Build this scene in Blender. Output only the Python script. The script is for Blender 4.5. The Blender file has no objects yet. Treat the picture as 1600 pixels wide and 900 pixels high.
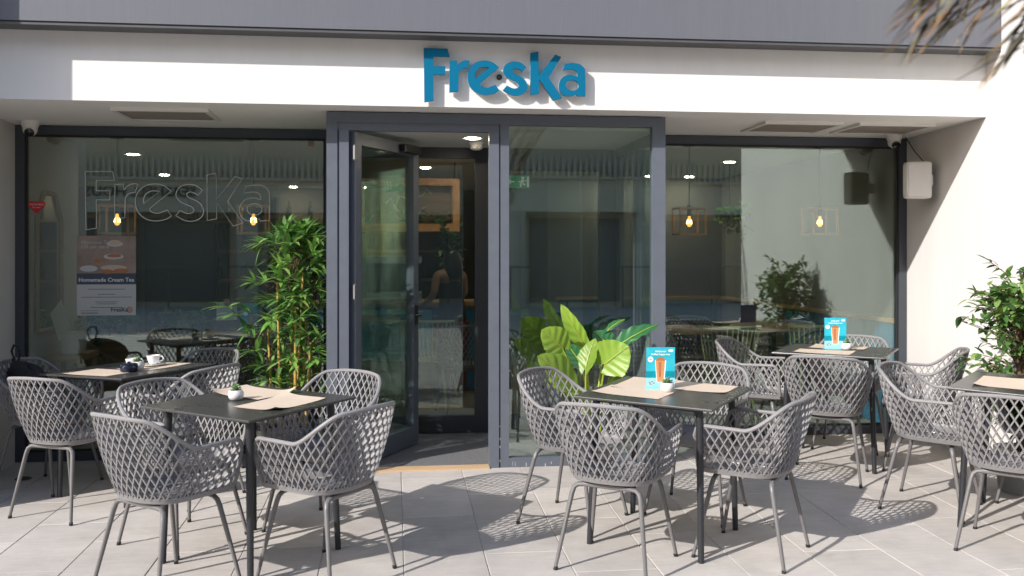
import bpy, bmesh, math, random
from math import sin, cos, pi, radians, sqrt, atan2
from mathutils import Vector, Matrix
random.seed(7)
S = bpy.context.scene
COL = S.collection

# ------------------------------------------------------------------ camera, sky, sun, exposure
F_PX, PX0, PY0, EYE, YAW = 1500.0, 800.0, 395.0, 1.45, radians(7.0)
cam_d = bpy.data.cameras.new('camera'); cam = bpy.data.objects.new('camera', cam_d); COL.objects.link(cam)
cam.location = (0, 0, EYE); cam.rotation_euler = (pi/2, 0, -YAW)
cam_d.sensor_width = 36.0; cam_d.lens = 36.0*F_PX/1600.0; cam_d.shift_y = -55.0/1600.0
cam_d.clip_start = 0.05; cam_d.clip_end = 1000
cam_d.dof.use_dof = True; cam_d.dof.focus_distance = 5.4; cam_d.dof.aperture_fstop = 2.8
S.camera = cam
SUN = Vector((1.45, 1.0, -1.06)).normalized()          # direction the light travels
EL = math.asin(-SUN.z); AZ = atan2(-SUN.x, -SUN.y)
w = bpy.data.worlds.new('World'); S.world = w; w.use_nodes = True
nt = w.node_tree; sky = nt.nodes.new('ShaderNodeTexSky'); sky.sky_type = 'NISHITA'; sky.sun_disc = False
sky.sun_elevation = EL; sky.sun_rotation = AZ; sky.air_density = 1.0; sky.dust_density = 1.2
bg = nt.nodes['Background']; bg.inputs['Strength'].default_value = 0.15
nt.links.new(sky.outputs[0], bg.inputs['Color'])
sl = bpy.data.lights.new('sun', 'SUN'); sl.energy = 3.4; sl.angle = radians(0.5); sl.color = (1.0, 0.965, 0.925)
so = bpy.data.objects.new('sun', sl); COL.objects.link(so); so.rotation_euler = SUN.to_track_quat('-Z', 'Y').to_euler()
so.location = (-8, -6, 8)
S.view_settings.view_transform = 'Standard'; S.view_settings.look = 'None'
S.view_settings.exposure = 0.86; S.view_settings.gamma = 1.0
S.render.engine = 'CYCLES'
S.cycles.max_bounces = 10; S.cycles.transparent_max_bounces = 24; S.cycles.diffuse_bounces = 5
S.cycles.glossy_bounces = 5; S.cycles.use_denoising = True; S.cycles.sample_clamp_indirect = 6
S.cycles.caustics_reflective = False; S.cycles.caustics_refractive = False

# ------------------------------------------------------------------ measuring helpers (photo pixel -> place)
def ray(px, py=PY0):
    u = (px-PX0)/F_PX
    return u*cos(YAW)+sin(YAW), cos(YAW)-u*sin(YAW), (PY0-py)/F_PX
def on_y(px, py, Y):
    a, b, c = ray(px, py); d = Y/b
    return Vector((a*d, Y, EYE+c*d))
def ground(X, Y):
    def ss(t): t = max(0, min(1, t)); return t*t*(3-2*t)
    return 0.053*ss((Y-4.2)/1.9)*ss((X+2.3)/2.6)

# ------------------------------------------------------------------ materials
def mat(name, col, rough=0.6, metal=0.0, spec=0.5, var=0.0, scale=8.0, bump=0.0, bscale=60.0, emit=None, estr=0.0,
        island=None, objrand=0.0, stretch=None, rvar=0.0, trans=0.0):
    m = bpy.data.materials.new(name); m.use_nodes = True
    n = m.node_tree; b = n.nodes['Principled BSDF']
    b.inputs['Roughness'].default_value = rough; b.inputs['Metallic'].default_value = metal
    b.inputs['Specular IOR Level'].default_value = spec
    c = (*col, 1); b.inputs['Base Color'].default_value = c
    out = None
    tc = n.nodes.new('ShaderNodeTexCoord'); mp = n.nodes.new('ShaderNodeMapping')
    n.links.new(tc.outputs['Object'], mp.inputs[0])
    if stretch: mp.inputs['Scale'].default_value = stretch
    if island:
        g = n.nodes.new('ShaderNodeNewGeometry'); r = n.nodes.new('ShaderNodeValToRGB')
        el = r.color_ramp.elements
        for i, cc in enumerate(island):
            p = i/(len(island)-1)
            e = el[i] if i < 1 else (el[-1] if i == len(island)-1 else el.new(p))
            e.position = p; e.color = (*cc, 1)
        n.links.new(g.outputs['Random Per Island'], r.inputs[0]); out = r.outputs[0]
    if var > 0:
        nz = n.nodes.new('ShaderNodeTexNoise'); nz.inputs['Scale'].default_value = scale
        nz.inputs['Detail'].default_value = 7; nz.inputs['Roughness'].default_value = 0.65
        n.links.new(mp.outputs[0], nz.inputs['Vector'])
        mr = n.nodes.new('ShaderNodeMapRange'); mr.inputs[1].default_value = 0.3; mr.inputs[2].default_value = 0.7
        mr.inputs[3].default_value = 1-var; mr.inputs[4].default_value = 1+var
        n.links.new(nz.outputs['Fac'], mr.inputs[0])
        hs = n.nodes.new('ShaderNodeHueSaturation')
        if out: n.links.new(out, hs.inputs['Color'])
        else: hs.inputs['Color'].default_value = c
        n.links.new(mr.outputs[0], hs.inputs['Value']); out = hs.outputs[0]
        if rvar:
            m2 = n.nodes.new('ShaderNodeMapRange'); m2.inputs[3].default_value = rough-rvar; m2.inputs[4].default_value = rough+rvar
            n.links.new(nz.outputs['Fac'], m2.inputs[0]); n.links.new(m2.outputs[0], b.inputs['Roughness'])
    if objrand:
        oi = n.nodes.new('ShaderNodeObjectInfo'); m3 = n.nodes.new('ShaderNodeMapRange')
        m3.inputs[3].default_value = 1-objrand; m3.inputs[4].default_value = 1+objrand
        n.links.new(oi.outputs['Random'], m3.inputs[0]); h2 = n.nodes.new('ShaderNodeHueSaturation')
        if out: n.links.new(out, h2.inputs['Color'])
        else: h2.inputs['Color'].default_value = c
        n.links.new(m3.outputs[0], h2.inputs['Value']); out = h2.outputs[0]
    if out: n.links.new(out, b.inputs['Base Color'])
    if bump:
        nb = n.nodes.new('ShaderNodeTexNoise'); nb.inputs['Scale'].default_value = bscale; nb.inputs['Detail'].default_value = 5
        n.links.new(mp.outputs[0], nb.inputs['Vector'])
        bp = n.nodes.new('ShaderNodeBump'); bp.inputs['Strength'].default_value = bump; bp.inputs['Distance'].default_value = 0.004
        n.links.new(nb.outputs['Fac'], bp.inputs['Height']); n.links.new(bp.outputs[0], b.inputs['Normal'])
    if emit:
        b.inputs['Emission Color'].default_value = (*emit, 1); b.inputs['Emission Strength'].default_value = estr
    if trans:
        tl = n.nodes.new('ShaderNodeBsdfTranslucent'); mx = n.nodes.new('ShaderNodeMixShader'); mx.inputs[0].default_value = trans
        if out: n.links.new(out, tl.inputs['Color'])
        else: tl.inputs['Color'].default_value = c
        n.links.new(b.outputs[0], mx.inputs[1]); n.links.new(tl.outputs[0], mx.inputs[2])
        n.links.new(mx.outputs[0], n.nodes['Material Output'].inputs['Surface'])
    return m
def glass_mat(name, tint, r0):
    m = bpy.data.materials.new(name); m.use_nodes = True; n = m.node_tree
    n.nodes.remove(n.nodes['Principled BSDF'])
    t = n.nodes.new('ShaderNodeBsdfTransparent'); t.inputs[0].default_value = (*tint, 1)
    g = n.nodes.new('ShaderNodeBsdfGlossy'); g.inputs['Roughness'].default_value = 0.0; g.inputs[0].default_value = (0.84, 0.97, 0.93, 1)
    lw = n.nodes.new('ShaderNodeLayerWeight'); lw.inputs[0].default_value = 0.5
    p = n.nodes.new('ShaderNodeMath'); p.operation = 'POWER'; p.inputs[1].default_value = 4.0
    mr = n.nodes.new('ShaderNodeMapRange'); mr.inputs[3].default_value = r0; mr.inputs[4].default_value = 1.0
    n.links.new(lw.outputs['Facing'], p.inputs[0]); n.links.new(p.outputs[0], mr.inputs[0])
    mx = n.nodes.new('ShaderNodeMixShader'); n.links.new(mr.outputs[0], mx.inputs[0])
    n.links.new(t.outputs[0], mx.inputs[1]); n.links.new(g.outputs[0], mx.inputs[2])
    n.links.new(mx.outputs[0], n.nodes['Material Output'].inputs['Surface'])
    return m
M = {}
M['white'] = mat('white_paint', (0.70, 0.685, 0.665), 0.75, var=0.03, scale=2, stretch=(4, 4, 0.5), bump=0.05, bscale=180)
M['cream'] = mat('cream_render', (0.575, 0.55, 0.53), 0.85, var=0.055, scale=1.6, stretch=(2.5, 2.5, 0.45), bump=0.12, bscale=140)
M['soffit'] = mat('soffit_paint', (0.85, 0.82, 0.78), 0.85, var=0.02, scale=2)
M['clad'] = mat('grey_cladding', (0.117, 0.122, 0.141), 0.55, var=0.045, scale=4, stretch=(14, 1, 0.8), bump=0.05, bscale=40)
M['cladtrim'] = mat('dark_trim', (0.075, 0.075, 0.08), 0.5, var=0.1)
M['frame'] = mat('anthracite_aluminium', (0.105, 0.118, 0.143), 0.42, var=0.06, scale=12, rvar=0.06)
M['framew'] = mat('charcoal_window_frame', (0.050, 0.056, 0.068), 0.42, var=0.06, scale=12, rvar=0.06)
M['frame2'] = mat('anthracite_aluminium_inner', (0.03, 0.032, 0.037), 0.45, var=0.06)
M['hinge'] = mat('hinge_metal', (0.16, 0.16, 0.165), 0.5, metal=0.6)
M['rubber'] = mat('black_gasket', (0.012, 0.012, 0.013), 0.7)
M['glass'] = glass_mat('window_glass', (0.90, 0.94, 0.915), 0.155)
M['glass2'] = glass_mat('inner_glass', (0.90, 0.945, 0.925), 0.09)
M['slab'] = mat('limestone_paving', (0.432, 0.398, 0.367), 0.85, var=0.12, scale=3.5, objrand=0.08, bump=0.25, bscale=30)
def speckle(m):
    n = m.node_tree; b = n.nodes['Principled BSDF']; lk = b.inputs['Base Color'].links[0]; src = lk.from_socket
    g = n.nodes.new('ShaderNodeNewGeometry')
    v = n.nodes.new('ShaderNodeTexVoronoi'); v.inputs['Scale'].default_value = 3.3; n.links.new(g.outputs['Position'], v.inputs['Vector'])
    nz = n.nodes.new('ShaderNodeTexNoise'); nz.inputs['Scale'].default_value = 40; n.links.new(g.outputs['Position'], nz.inputs['Vector'])
    ad = n.nodes.new('ShaderNodeMath'); ad.operation = 'MULTIPLY_ADD'; ad.inputs[1].default_value = 0.05; n.links.new(nz.outputs['Fac'], ad.inputs[0]); n.links.new(v.outputs['Distance'], ad.inputs[2])
    lt = n.nodes.new('ShaderNodeMath'); lt.operation = 'LESS_THAN'; lt.inputs[1].default_value = 0.068; n.links.new(ad.outputs[0], lt.inputs[0])
    mx = n.nodes.new('ShaderNodeMixRGB'); mx.inputs[2].default_value = (0.66, 0.63, 0.60, 1); n.links.new(lt.outputs[0], mx.inputs[0]); n.links.new(src, mx.inputs[1])
    st = n.nodes.new('ShaderNodeTexNoise'); st.inputs['Scale'].default_value = 1.7; st.inputs['Detail'].default_value = 8; st.inputs['Roughness'].default_value = 0.7; n.links.new(g.outputs['Position'], st.inputs['Vector'])
    mr = n.nodes.new('ShaderNodeMapRange'); mr.inputs[1].default_value = 0.55; mr.inputs[2].default_value = 0.75; mr.inputs[3].default_value = 1.0; mr.inputs[4].default_value = 0.80; n.links.new(st.outputs['Fac'], mr.inputs[0])
    mp = n.nodes.new('ShaderNodeMapping'); mp.inputs['Scale'].default_value = (6, 60, 6); n.links.new(g.outputs['Position'], mp.inputs[0])
    gr = n.nodes.new('ShaderNodeTexNoise'); gr.inputs['Scale'].default_value = 1.0; gr.inputs['Detail'].default_value = 6; n.links.new(mp.outputs[0], gr.inputs['Vector'])
    m2 = n.nodes.new('ShaderNodeMapRange'); m2.inputs[1].default_value = 0.3; m2.inputs[2].default_value = 0.7; m2.inputs[3].default_value = 0.93; m2.inputs[4].default_value = 1.06; n.links.new(gr.outputs['Fac'], m2.inputs[0])
    mu = n.nodes.new('ShaderNodeMath'); mu.operation = 'MULTIPLY'; n.links.new(mr.outputs[0], mu.inputs[0]); n.links.new(m2.outputs[0], mu.inputs[1])
    v2 = n.nodes.new('ShaderNodeTexVoronoi'); v2.inputs['Scale'].default_value = 1.9; n.links.new(g.outputs['Position'], v2.inputs['Vector'])
    a2 = n.nodes.new('ShaderNodeMath'); a2.operation = 'MULTIPLY_ADD'; a2.inputs[1].default_value = 0.03; n.links.new(nz.outputs['Fac'], a2.inputs[0]); n.links.new(v2.outputs['Distance'], a2.inputs[2])
    l2 = n.nodes.new('ShaderNodeMath'); l2.operation = 'LESS_THAN'; l2.inputs[1].default_value = 0.040; n.links.new(a2.outputs[0], l2.inputs[0])
    x2 = n.nodes.new('ShaderNodeMixRGB'); x2.inputs[2].default_value = (0.20, 0.18, 0.165, 1); n.links.new(l2.outputs[0], x2.inputs[0]); n.links.new(mx.outputs[0], x2.inputs[1])
    hs = n.nodes.new('ShaderNodeHueSaturation'); n.links.new(x2.outputs[0], hs.inputs['Color']); n.links.new(mu.outputs[0], hs.inputs['Value'])
    n.links.new(hs.outputs[0], b.inputs['Base Color'])
speckle(M['slab'])
M['joint'] = mat('joint_mortar', (0.37, 0.335, 0.30), 0.95, var=0.35, scale=25)
M['asphalt'] = mat('street_paving', (0.40, 0.37, 0.34), 0.9, var=0.1, scale=0.8)
M['mat'] = mat('entrance_matting', (0.13, 0.13, 0.135), 0.98, var=0.5, scale=160, bump=0.6, bscale=300)
M['wood'] = mat('light_wood', (0.42, 0.26, 0.13), 0.55, var=0.22, scale=5, stretch=(1, 8, 8))
M['oak'] = mat('oak_strip', (0.50, 0.34, 0.20), 0.6, var=0.15, scale=6, stretch=(1, 9, 9))
M['dwood'] = mat('brown_wood', (0.27, 0.165, 0.09), 0.55, var=0.25, scale=4, stretch=(1, 8, 8))
M['chair'] = mat('taupe_plastic', (0.206, 0.197, 0.199), 0.55, var=0.07, scale=9, objrand=0.05)
M['cleg'] = mat('taupe_metal', (0.135, 0.129, 0.128), 0.38, var=0.05, scale=30)
M['tabletop'] = mat('black_laminate', (0.050, 0.048, 0.046), 0.28, var=0.10, scale=5, rvar=0.05)
M['tleg'] = mat('black_powder_coat', (0.022, 0.023, 0.027), 0.4)
M['paper'] = mat('kraft_paper', (0.54, 0.44, 0.345), 0.9, var=0.05, scale=6)
M['ceramic'] = mat('white_ceramic', (0.78, 0.77, 0.75), 0.25)
M['potwhite'] = mat('white_pot', (0.66, 0.64, 0.62), 0.55, var=0.05)
M['soil'] = mat('potting_soil', (0.03, 0.02, 0.014), 1.0, var=0.4, scale=40)
M['succ'] = mat('succulent', (0.10, 0.22, 0.07), 0.5, island=[(0.05, 0.13, 0.04), (0.16, 0.28, 0.09), (0.10, 0.20, 0.10)])
M['coffee'] = mat('coffee', (0.16, 0.07, 0.03), 0.4)
M['bluepot'] = mat('dark_blue_glaze', (0.012, 0.016, 0.035), 0.15)
M['steel'] = mat('steel', (0.55, 0.55, 0.56), 0.25, metal=1.0)
M['bag'] = mat('black_fabric', (0.010, 0.010, 0.012), 0.8, bump=0.3, bscale=80)
M['teal'] = mat('teal_sign_face', (0.0, 0.125, 0.235), 0.6, spec=0.15, var=0.03)
M['sidewhite'] = mat('sign_return', (0.62, 0.66, 0.68), 0.4)
M['cyan'] = mat('cyan_print', (0.03, 0.42, 0.52), 0.35, var=0.25, scale=9)
M['cyan_d'] = mat('deep_teal_print', (0.0, 0.24, 0.32), 0.35, var=0.25, scale=12)
M['cyan_l'] = mat('pale_sea_print', (0.30, 0.62, 0.70), 0.35, var=0.2, scale=20)
M['pwhite'] = mat('white_print', (0.82, 0.84, 0.84), 0.4)
M['frappe'] = mat('frappe_print', (0.58, 0.27, 0.11), 0.4, var=0.15, scale=14)
M['frappe_d'] = mat('frappe_dark_print', (0.40, 0.15, 0.06), 0.4, var=0.2, scale=20)
M['navyblue'] = mat('card_edge', (0.005, 0.03, 0.25), 0.3)
M['poster_w'] = mat('poster_paper', (0.52, 0.51, 0.48), 0.6)
M['poster_p'] = mat('poster_photo', (0.30, 0.225, 0.185), 0.6, var=0.3, scale=6)
M['poster_n'] = mat('poster_navy', (0.055, 0.07, 0.10), 0.6)
M['poster_t'] = mat('poster_text', (0.10, 0.10, 0.12), 0.6)
M['poster_o'] = mat('poster_orange', (0.45, 0.13, 0.05), 0.6)
M['red'] = mat('red_sticker', (0.50, 0.018, 0.025), 0.5)
M['etch'] = mat('white_outline_vinyl', (0.88, 0.90, 0.87), 0.6)
M['camwhite'] = mat('white_plastic', (0.70, 0.67, 0.62), 0.45)
M['grille'] = mat('speaker_grille', (0.60, 0.57, 0.54), 0.7, var=0.05, scale=120, bump=0.3, bscale=500)
M['lens'] = mat('black_lens', (0.008, 0.008, 0.01), 0.12)
M['vent'] = mat('vent_mesh', (0.30, 0.26, 0.22), 0.8, var=0.08, scale=40)
M['ceil'] = mat('interior_ceiling', (0.70, 0.70, 0.66), 0.9)
M['iwall'] = mat('interior_pale_wall', (0.50, 0.49, 0.44), 0.9, var=0.04)
M['dwall'] = mat('interior_dark_wall', (0.13, 0.115, 0.09), 0.85, var=0.15, scale=2)
M['dwall2'] = mat('interior_olive_wall', (0.13, 0.125, 0.105), 0.85, var=0.1, scale=2)
M['ifloor'] = mat('interior_floor', (0.30, 0.27, 0.23), 0.45, var=0.12, scale=2)
M['bluetile'] = mat('blue_tile', (0.03, 0.17, 0.30), 0.22, objrand=0.15)
M['bluedark'] = mat('blue_panelling', (0.012, 0.05, 0.10), 0.5, objrand=0.1)
M['pale_green'] = mat('pale_green_metal', (0.42, 0.44, 0.20), 0.45)
M['tv'] = mat('dark_screen', (0.022, 0.019, 0.016), 0.3)
M['bulb'] = mat('amber_bulb', (0.9, 0.5, 0.15), 0.2, emit=(1.0, 0.42, 0.08), estr=1.3)
M['filament'] = mat('glowing_filament', (1, 0.8, 0.4), 0.2, emit=(1.0, 0.75, 0.35), estr=14.0)
M['down'] = mat('downlight_glow', (1, 1, 1), 0.4, emit=(1.0, 0.86, 0.66), estr=62.0)
M['black'] = mat('black_metal', (0.012, 0.012, 0.012), 0.45)
M['copper'] = mat('copper_wood', (0.62, 0.30, 0.11), 0.45, var=0.2, scale=10)
M['skin'] = mat('skin', (0.38, 0.22, 0.15), 0.55)
M['hair'] = mat('dark_hair', (0.010, 0.008, 0.007), 0.4, bump=0.5, bscale=90)
M['tank'] = mat('black_top', (0.014, 0.014, 0.018), 0.85)
M['redtr'] = mat('dark_red_trousers', (0.13, 0.014, 0.02), 0.85)
M['exitg'] = mat('exit_green', (0.02, 0.20, 0.11), 0.5, emit=(0.02, 0.35, 0.18), estr=0.06)
M['bottle'] = mat('dark_bottle', (0.02, 0.03, 0.02), 0.15, objrand=0.6)
M['bamboo'] = mat('golden_cane', (0.44, 0.29, 0.075), 0.4, var=0.25, scale=22)
M['bleaf'] = mat('bamboo_leaf', (0.06, 0.2, 0.03), 0.42, island=[(0.045, 0.14, 0.045), (0.12, 0.29, 0.07), (0.20, 0.42, 0.085), (0.34, 0.54, 0.13), (0.14, 0.27, 0.11)], trans=0.42)
M['fleaf'] = mat('ficus_leaf', (0.05, 0.13, 0.03), 0.35, island=[(0.03, 0.075, 0.025), (0.07, 0.16, 0.04), (0.13, 0.25, 0.06), (0.25, 0.35, 0.09)], trans=0.3)
M['ileaf'] = mat('houseplant_leaf', (0.05, 0.13, 0.03), 0.5, island=[(0.04, 0.11, 0.03), (0.08, 0.20, 0.05), (0.13, 0.28, 0.07)], trans=0.25)
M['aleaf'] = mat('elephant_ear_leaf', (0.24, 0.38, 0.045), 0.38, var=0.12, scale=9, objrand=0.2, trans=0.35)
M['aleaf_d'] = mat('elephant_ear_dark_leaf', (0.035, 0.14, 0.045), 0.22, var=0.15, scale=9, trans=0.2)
M['astem'] = mat('yellow_green_stem', (0.30, 0.36, 0.04), 0.45, var=0.15)
M['palm'] = mat('dry_palm', (0.12, 0.09, 0.04), 0.7, island=[(0.05, 0.05, 0.035), (0.13, 0.09, 0.05), (0.24, 0.13, 0.06), (0.25, 0.21, 0.07), (0.04, 0.05, 0.055)])
M['bark'] = mat('palm_bark', (0.10, 0.075, 0.05), 0.95, var=0.4, scale=14, bump=0.6, bscale=25)
M['twig'] = mat('brown_twig', (0.12, 0.07, 0.04), 0.8)
M['potgrey'] = mat('grey_planter', (0.16, 0.16, 0.165), 0.6, var=0.08)
M['oppwall'] = mat('opposite_render', (0.56, 0.47, 0.36), 0.9, var=0.08, scale=0.6)
M['oppdark'] = mat('opposite_dark', (0.17, 0.155, 0.13), 0.5)
M['opplight'] = mat('opposite_pale', (0.50, 0.43, 0.34), 0.8)
M['gold'] = mat('sign_letters_dark', (0.10, 0.075, 0.045), 0.5)
M['mirror'] = mat('mirror', (0.75, 0.76, 0.76), 0.03, metal=1.0)
M['cork'] = mat('menu_board', (0.07, 0.04, 0.028), 0.8, var=0.2)
M['drain'] = mat('drain_cover', (0.05, 0.05, 0.05), 0.6)

# ------------------------------------------------------------------ mesh helpers
class MB:
    def __init__(s): s.v = []; s.f = []
    def add(s, vs, fs):
        k = len(s.v); s.v += [tuple(p) for p in vs]; s.f += [tuple(i+k for i in f) for f in fs]; return s
    def box(s, x0, x1, y0, y1, z0, z1):
        return s.add([(x0,y0,z0),(x1,y0,z0),(x1,y1,z0),(x0,y1,z0),(x0,y0,z1),(x1,y0,z1),(x1,y1,z1),(x0,y1,z1)],
              [(0,3,2,1),(4,5,6,7),(0,1,5,4),(1,2,6,5),(2,3,7,6),(3,0,4,7)])
    def tube(s, pts, r, n=8, cap=True):
        pts = [Vector(p) for p in pts]; rs = r if isinstance(r, (list, tuple)) else [r]*len(pts)
        t0 = (pts[1]-pts[0]).normalized(); a = Vector((0,0,1)) if abs(t0.z) < 0.9 else Vector((1,0,0))
        nx = t0.cross(a).normalized(); vs = []; fs = []
        for i, p in enumerate(pts):
            t = (pts[min(i+1,len(pts)-1)]-pts[max(i-1,0)]).normalized()
            nx = (nx - t*nx.dot(t)).normalized(); ny = t.cross(nx)
            for k in range(n):
                q = 2*pi*k/n; vs.append(p + (nx*cos(q)+ny*sin(q))*rs[i])
        for i in range(len(pts)-1):
            for k in range(n):
                fs.append((i*n+k, i*n+(k+1)%n, (i+1)*n+(k+1)%n, (i+1)*n+k))
        if cap:
            fs.append(tuple(range(n-1,-1,-1))); fs.append(tuple((len(pts)-1)*n+k for k in range(n)))
        return s.add(vs, fs)
    def lathe(s, prof, n=20, c=(0,0,0)):
        vs = []; fs = []
        for (r, z) in prof:
            for k in range(n): vs.append((c[0]+r*cos(2*pi*k/n), c[1]+r*sin(2*pi*k/n), c[2]+z))
        for i in range(len(prof)-1):
            for k in range(n): fs.append((i*n+k, i*n+(k+1)%n, (i+1)*n+(k+1)%n, (i+1)*n+k))
        fs.append(tuple(range(n-1,-1,-1))); fs.append(tuple((len(prof)-1)*n+k for k in range(n)))
        return s.add(vs, fs)
    def build(s, name, m, parent=None, smooth=False, bevel=0.0, loc=None):
        me = bpy.data.meshes.new(name); me.from_pydata(s.v, [], s.f)
        if bevel:
            bm = bmesh.new(); bm.from_mesh(me)
            bmesh.ops.bevel(bm, geom=bm.edges[:], offset=bevel, segments=2, affect='EDGES', profile=0.6)
            bm.to_mesh(me); bm.free()
        bm = bmesh.new(); bm.from_mesh(me); bmesh.ops.recalc_face_normals(bm, faces=bm.faces[:]); bm.to_mesh(me); bm.free()
        me.materials.append(M[m] if isinstance(m, str) else m)
        if smooth:
            me.polygons.foreach_set('use_smooth', [True]*len(me.polygons))
            try: me.set_sharp_from_angle(angle=radians(40))
            except Exception: pass
        o = bpy.data.objects.new(name, me); COL.objects.link(o)
        if parent: o.parent = parent
        if loc: o.location = loc
        return o
def empty(name, loc=(0,0,0), rz=0.0):
    o = bpy.data.objects.new(name, None); COL.objects.link(o); o.empty_display_size = 0.1
    o.location = loc; o.rotation_euler = (0,0,rz); return o
def tag(o, label, cat, group=None):
    o['label'] = label; o['category'] = cat
    if group: o['group'] = group
    return o
def structure(o): o['kind'] = 'structure'; return o
def B(x0,x1,y0,y1,z0,z1): return MB().box(x0,x1,y0,y1,z0,z1)
def copy_tree(o, parent=None):
    c = o.copy(); COL.objects.link(c); c.parent = parent
    for ch in o.children: copy_tree(ch, c)
    return c
def seat_on(o, X, Y, rz, z=None):
    """stand a thing on the gently falling paving"""
    e = 0.2
    n = Vector((-(ground(X+e,Y)-ground(X-e,Y))/(2*e), -(ground(X,Y+e)-ground(X,Y-e))/(2*e), 1)).normalized()
    q = Vector((0,0,1)).rotation_difference(n).to_matrix() @ Matrix.Rotation(rz, 3, 'Z')
    o.rotation_euler = q.to_euler(); o.location = (X, Y, ground(X,Y) if z is None else z)
    return q
def text(name, body, size, m, parent, mtx, align='CENTER', ext=0.0004, bold=0.0):
    c = bpy.data.curves.new(name, 'FONT'); c.body = body; c.size = size; c.align_x = align; c.extrude = ext; c.offset = bold; c.resolution_u = 2
    t = bpy.data.objects.new(name, c); COL.objects.link(t)
    me = bpy.data.meshes.new_from_object(t.evaluated_get(bpy.context.evaluated_depsgraph_get()))
    bpy.data.objects.remove(t); me.materials.clear(); me.materials.append(M[m])
    o = bpy.data.objects.new(name, me); COL.objects.link(o)
    if parent: o.parent = parent
    o.matrix_local = mtx; return o
FRONT = Matrix.Rotation(pi/2, 4, 'X')          # text that faces the street (-Y)

# ------------------------------------------------------------------ ground and paving
structure(MB().add([(-300,-300,-0.07),(300,-300,-0.07),(300,300,-0.07),(-300,300,-0.07)], [(0,1,2,3)]).build('ground', 'asphalt'))
street = structure(B(-40,40,-12.6,2.4,-0.07,-0.004).build('street', 'asphalt'))
pv = MB(); nx, ny = 34, 26; X0p, X1p, Y0p, Y1p = -5.2, 6.6, 2.4, 7.08
for j in range(ny+1):
    for i in range(nx+1):
        x = X0p+(X1p-X0p)*i/nx; y = Y0p+(Y1p-Y0p)*j/ny; pv.v.append((x, y, ground(x,y)-0.0035))
for j in range(ny):
    for i in range(nx):
        a = j*(nx+1)+i; pv.f.append((a, a+1, a+nx+2, a+nx+1))
pave = structure(pv.build('pavement', 'joint'))
def slab(x0, x1, y0, y1):
    mb = MB(); n = 3; dz = random.uniform(-0.0008, 0.0008); tx = random.uniform(-.001,.001); c = 0.003
    for (ins, zz) in ((0, -0.03), (0, -0.0025), (c, 0.0)):
        xa, xb, ya, yb = x0+ins, x1-ins, y0+ins, y1-ins
        loop = [(xa+(xb-xa)*t/n, ya) for t in range(n)] + [(xb, ya+(yb-ya)*t/n) for t in range(n)] + \
               [(xb-(xb-xa)*t/n, yb) for t in range(n)] + [(xa, yb-(yb-ya)*t/n) for t in range(n)]
        mb.v += [(x, y, ground(x,y)+zz+dz) for x, y in loop]
    m_ = 4*n
    for r in range(2):
        for k in range(m_): mb.f.append((r*m_+k, r*m_+(k+1)%m_, (r+1)*m_+(k+1)%m_, (r+1)*m_+k))
    cx, cy = (x0+x1)/2, (y0+y1)/2
    mb.v.append((cx, cy, ground(cx,cy)+dz)); ci = len(mb.v)-1
    for k in range(m_): mb.f.append((2*m_+k, 2*m_+(k+1)%m_, ci))
    return mb.build('paving_slab', 'slab', pave)
x = -1.88-0.385*8; col_i = 0
while x < 6.2:
    y = 2.45 - random.choice([0, .2, .35, .5])
    while y < 7.05:
        L = random.choice([0.58, 0.78, 0.78, 0.98])
        y1 = min(y+L, 7.06)
        if y1-y > 0.08 and y1 > 2.5: slab(x+0.0013, x+0.385-0.0013, max(y,2.44)+0.0011, y1-0.0011)
        y += L
    x += 0.385; col_i += 1
dr = MB(); dr.lathe([(0.001,-.01),(0.05,-.01),(0.05,0.004),(0.045,0.006),(0.04,0.003),(0.001,0.003)], 18)
for k in range(5): dr.box(-0.03,0.03,-0.026+k*0.012,-0.022+k*0.012,0.003,0.0055)
tag(dr.build('floor_drain', 'drain', loc=(-2.36,6.49,ground(-2.36,6.49)+0.001)), 'small round dark floor drain set in the shaded paving by the wall', 'drain')

# ------------------------------------------------------------------ cafe building
XL, XR, YW, YF, YD, YC = -2.60, 3.94, 7.0, 6.0, 6.2, 5.835
ZS, ZSB, ZC, FL = 2.36, 2.335, 2.773, 0.055
cafe = tag(empty('cafe_building', (0,7,0)), 'cream cafe front with dark framed glazing under a grey clad upper storey', 'building')
def part(mb, name, m, parent=cafe, **k):
    o = mb.build(name, m, None, **k); o.parent = parent
    base = parent
    off = Vector((0,0,0))
    while base is not None: off += Vector(base.location); base = base.parent
    o.location = -off + Vector(k.get('loc') or (0,0,0)); return o
part(B(XL,XR-0.002,YF,YF+0.25,ZS,ZC-0.001), 'fascia', 'white')
sf = MB(); sf.add([(XL,YF+.0,ZS-.0005),(XR,YF,ZS-.0005),(XR,YW+.08,ZSB),(XL,YW+.08,ZSB),(XL,YF+.251,ZS+.12),(XR,YF+.251,ZS+.12),(XR,YW+.08,ZS+.12),(XL,YW+.08,ZS+.12)],
    [(0,1,2,3),(4,7,6,5),(0,4,5,1),(1,5,6,2),(2,6,7,3),(3,7,4,0)])
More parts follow.
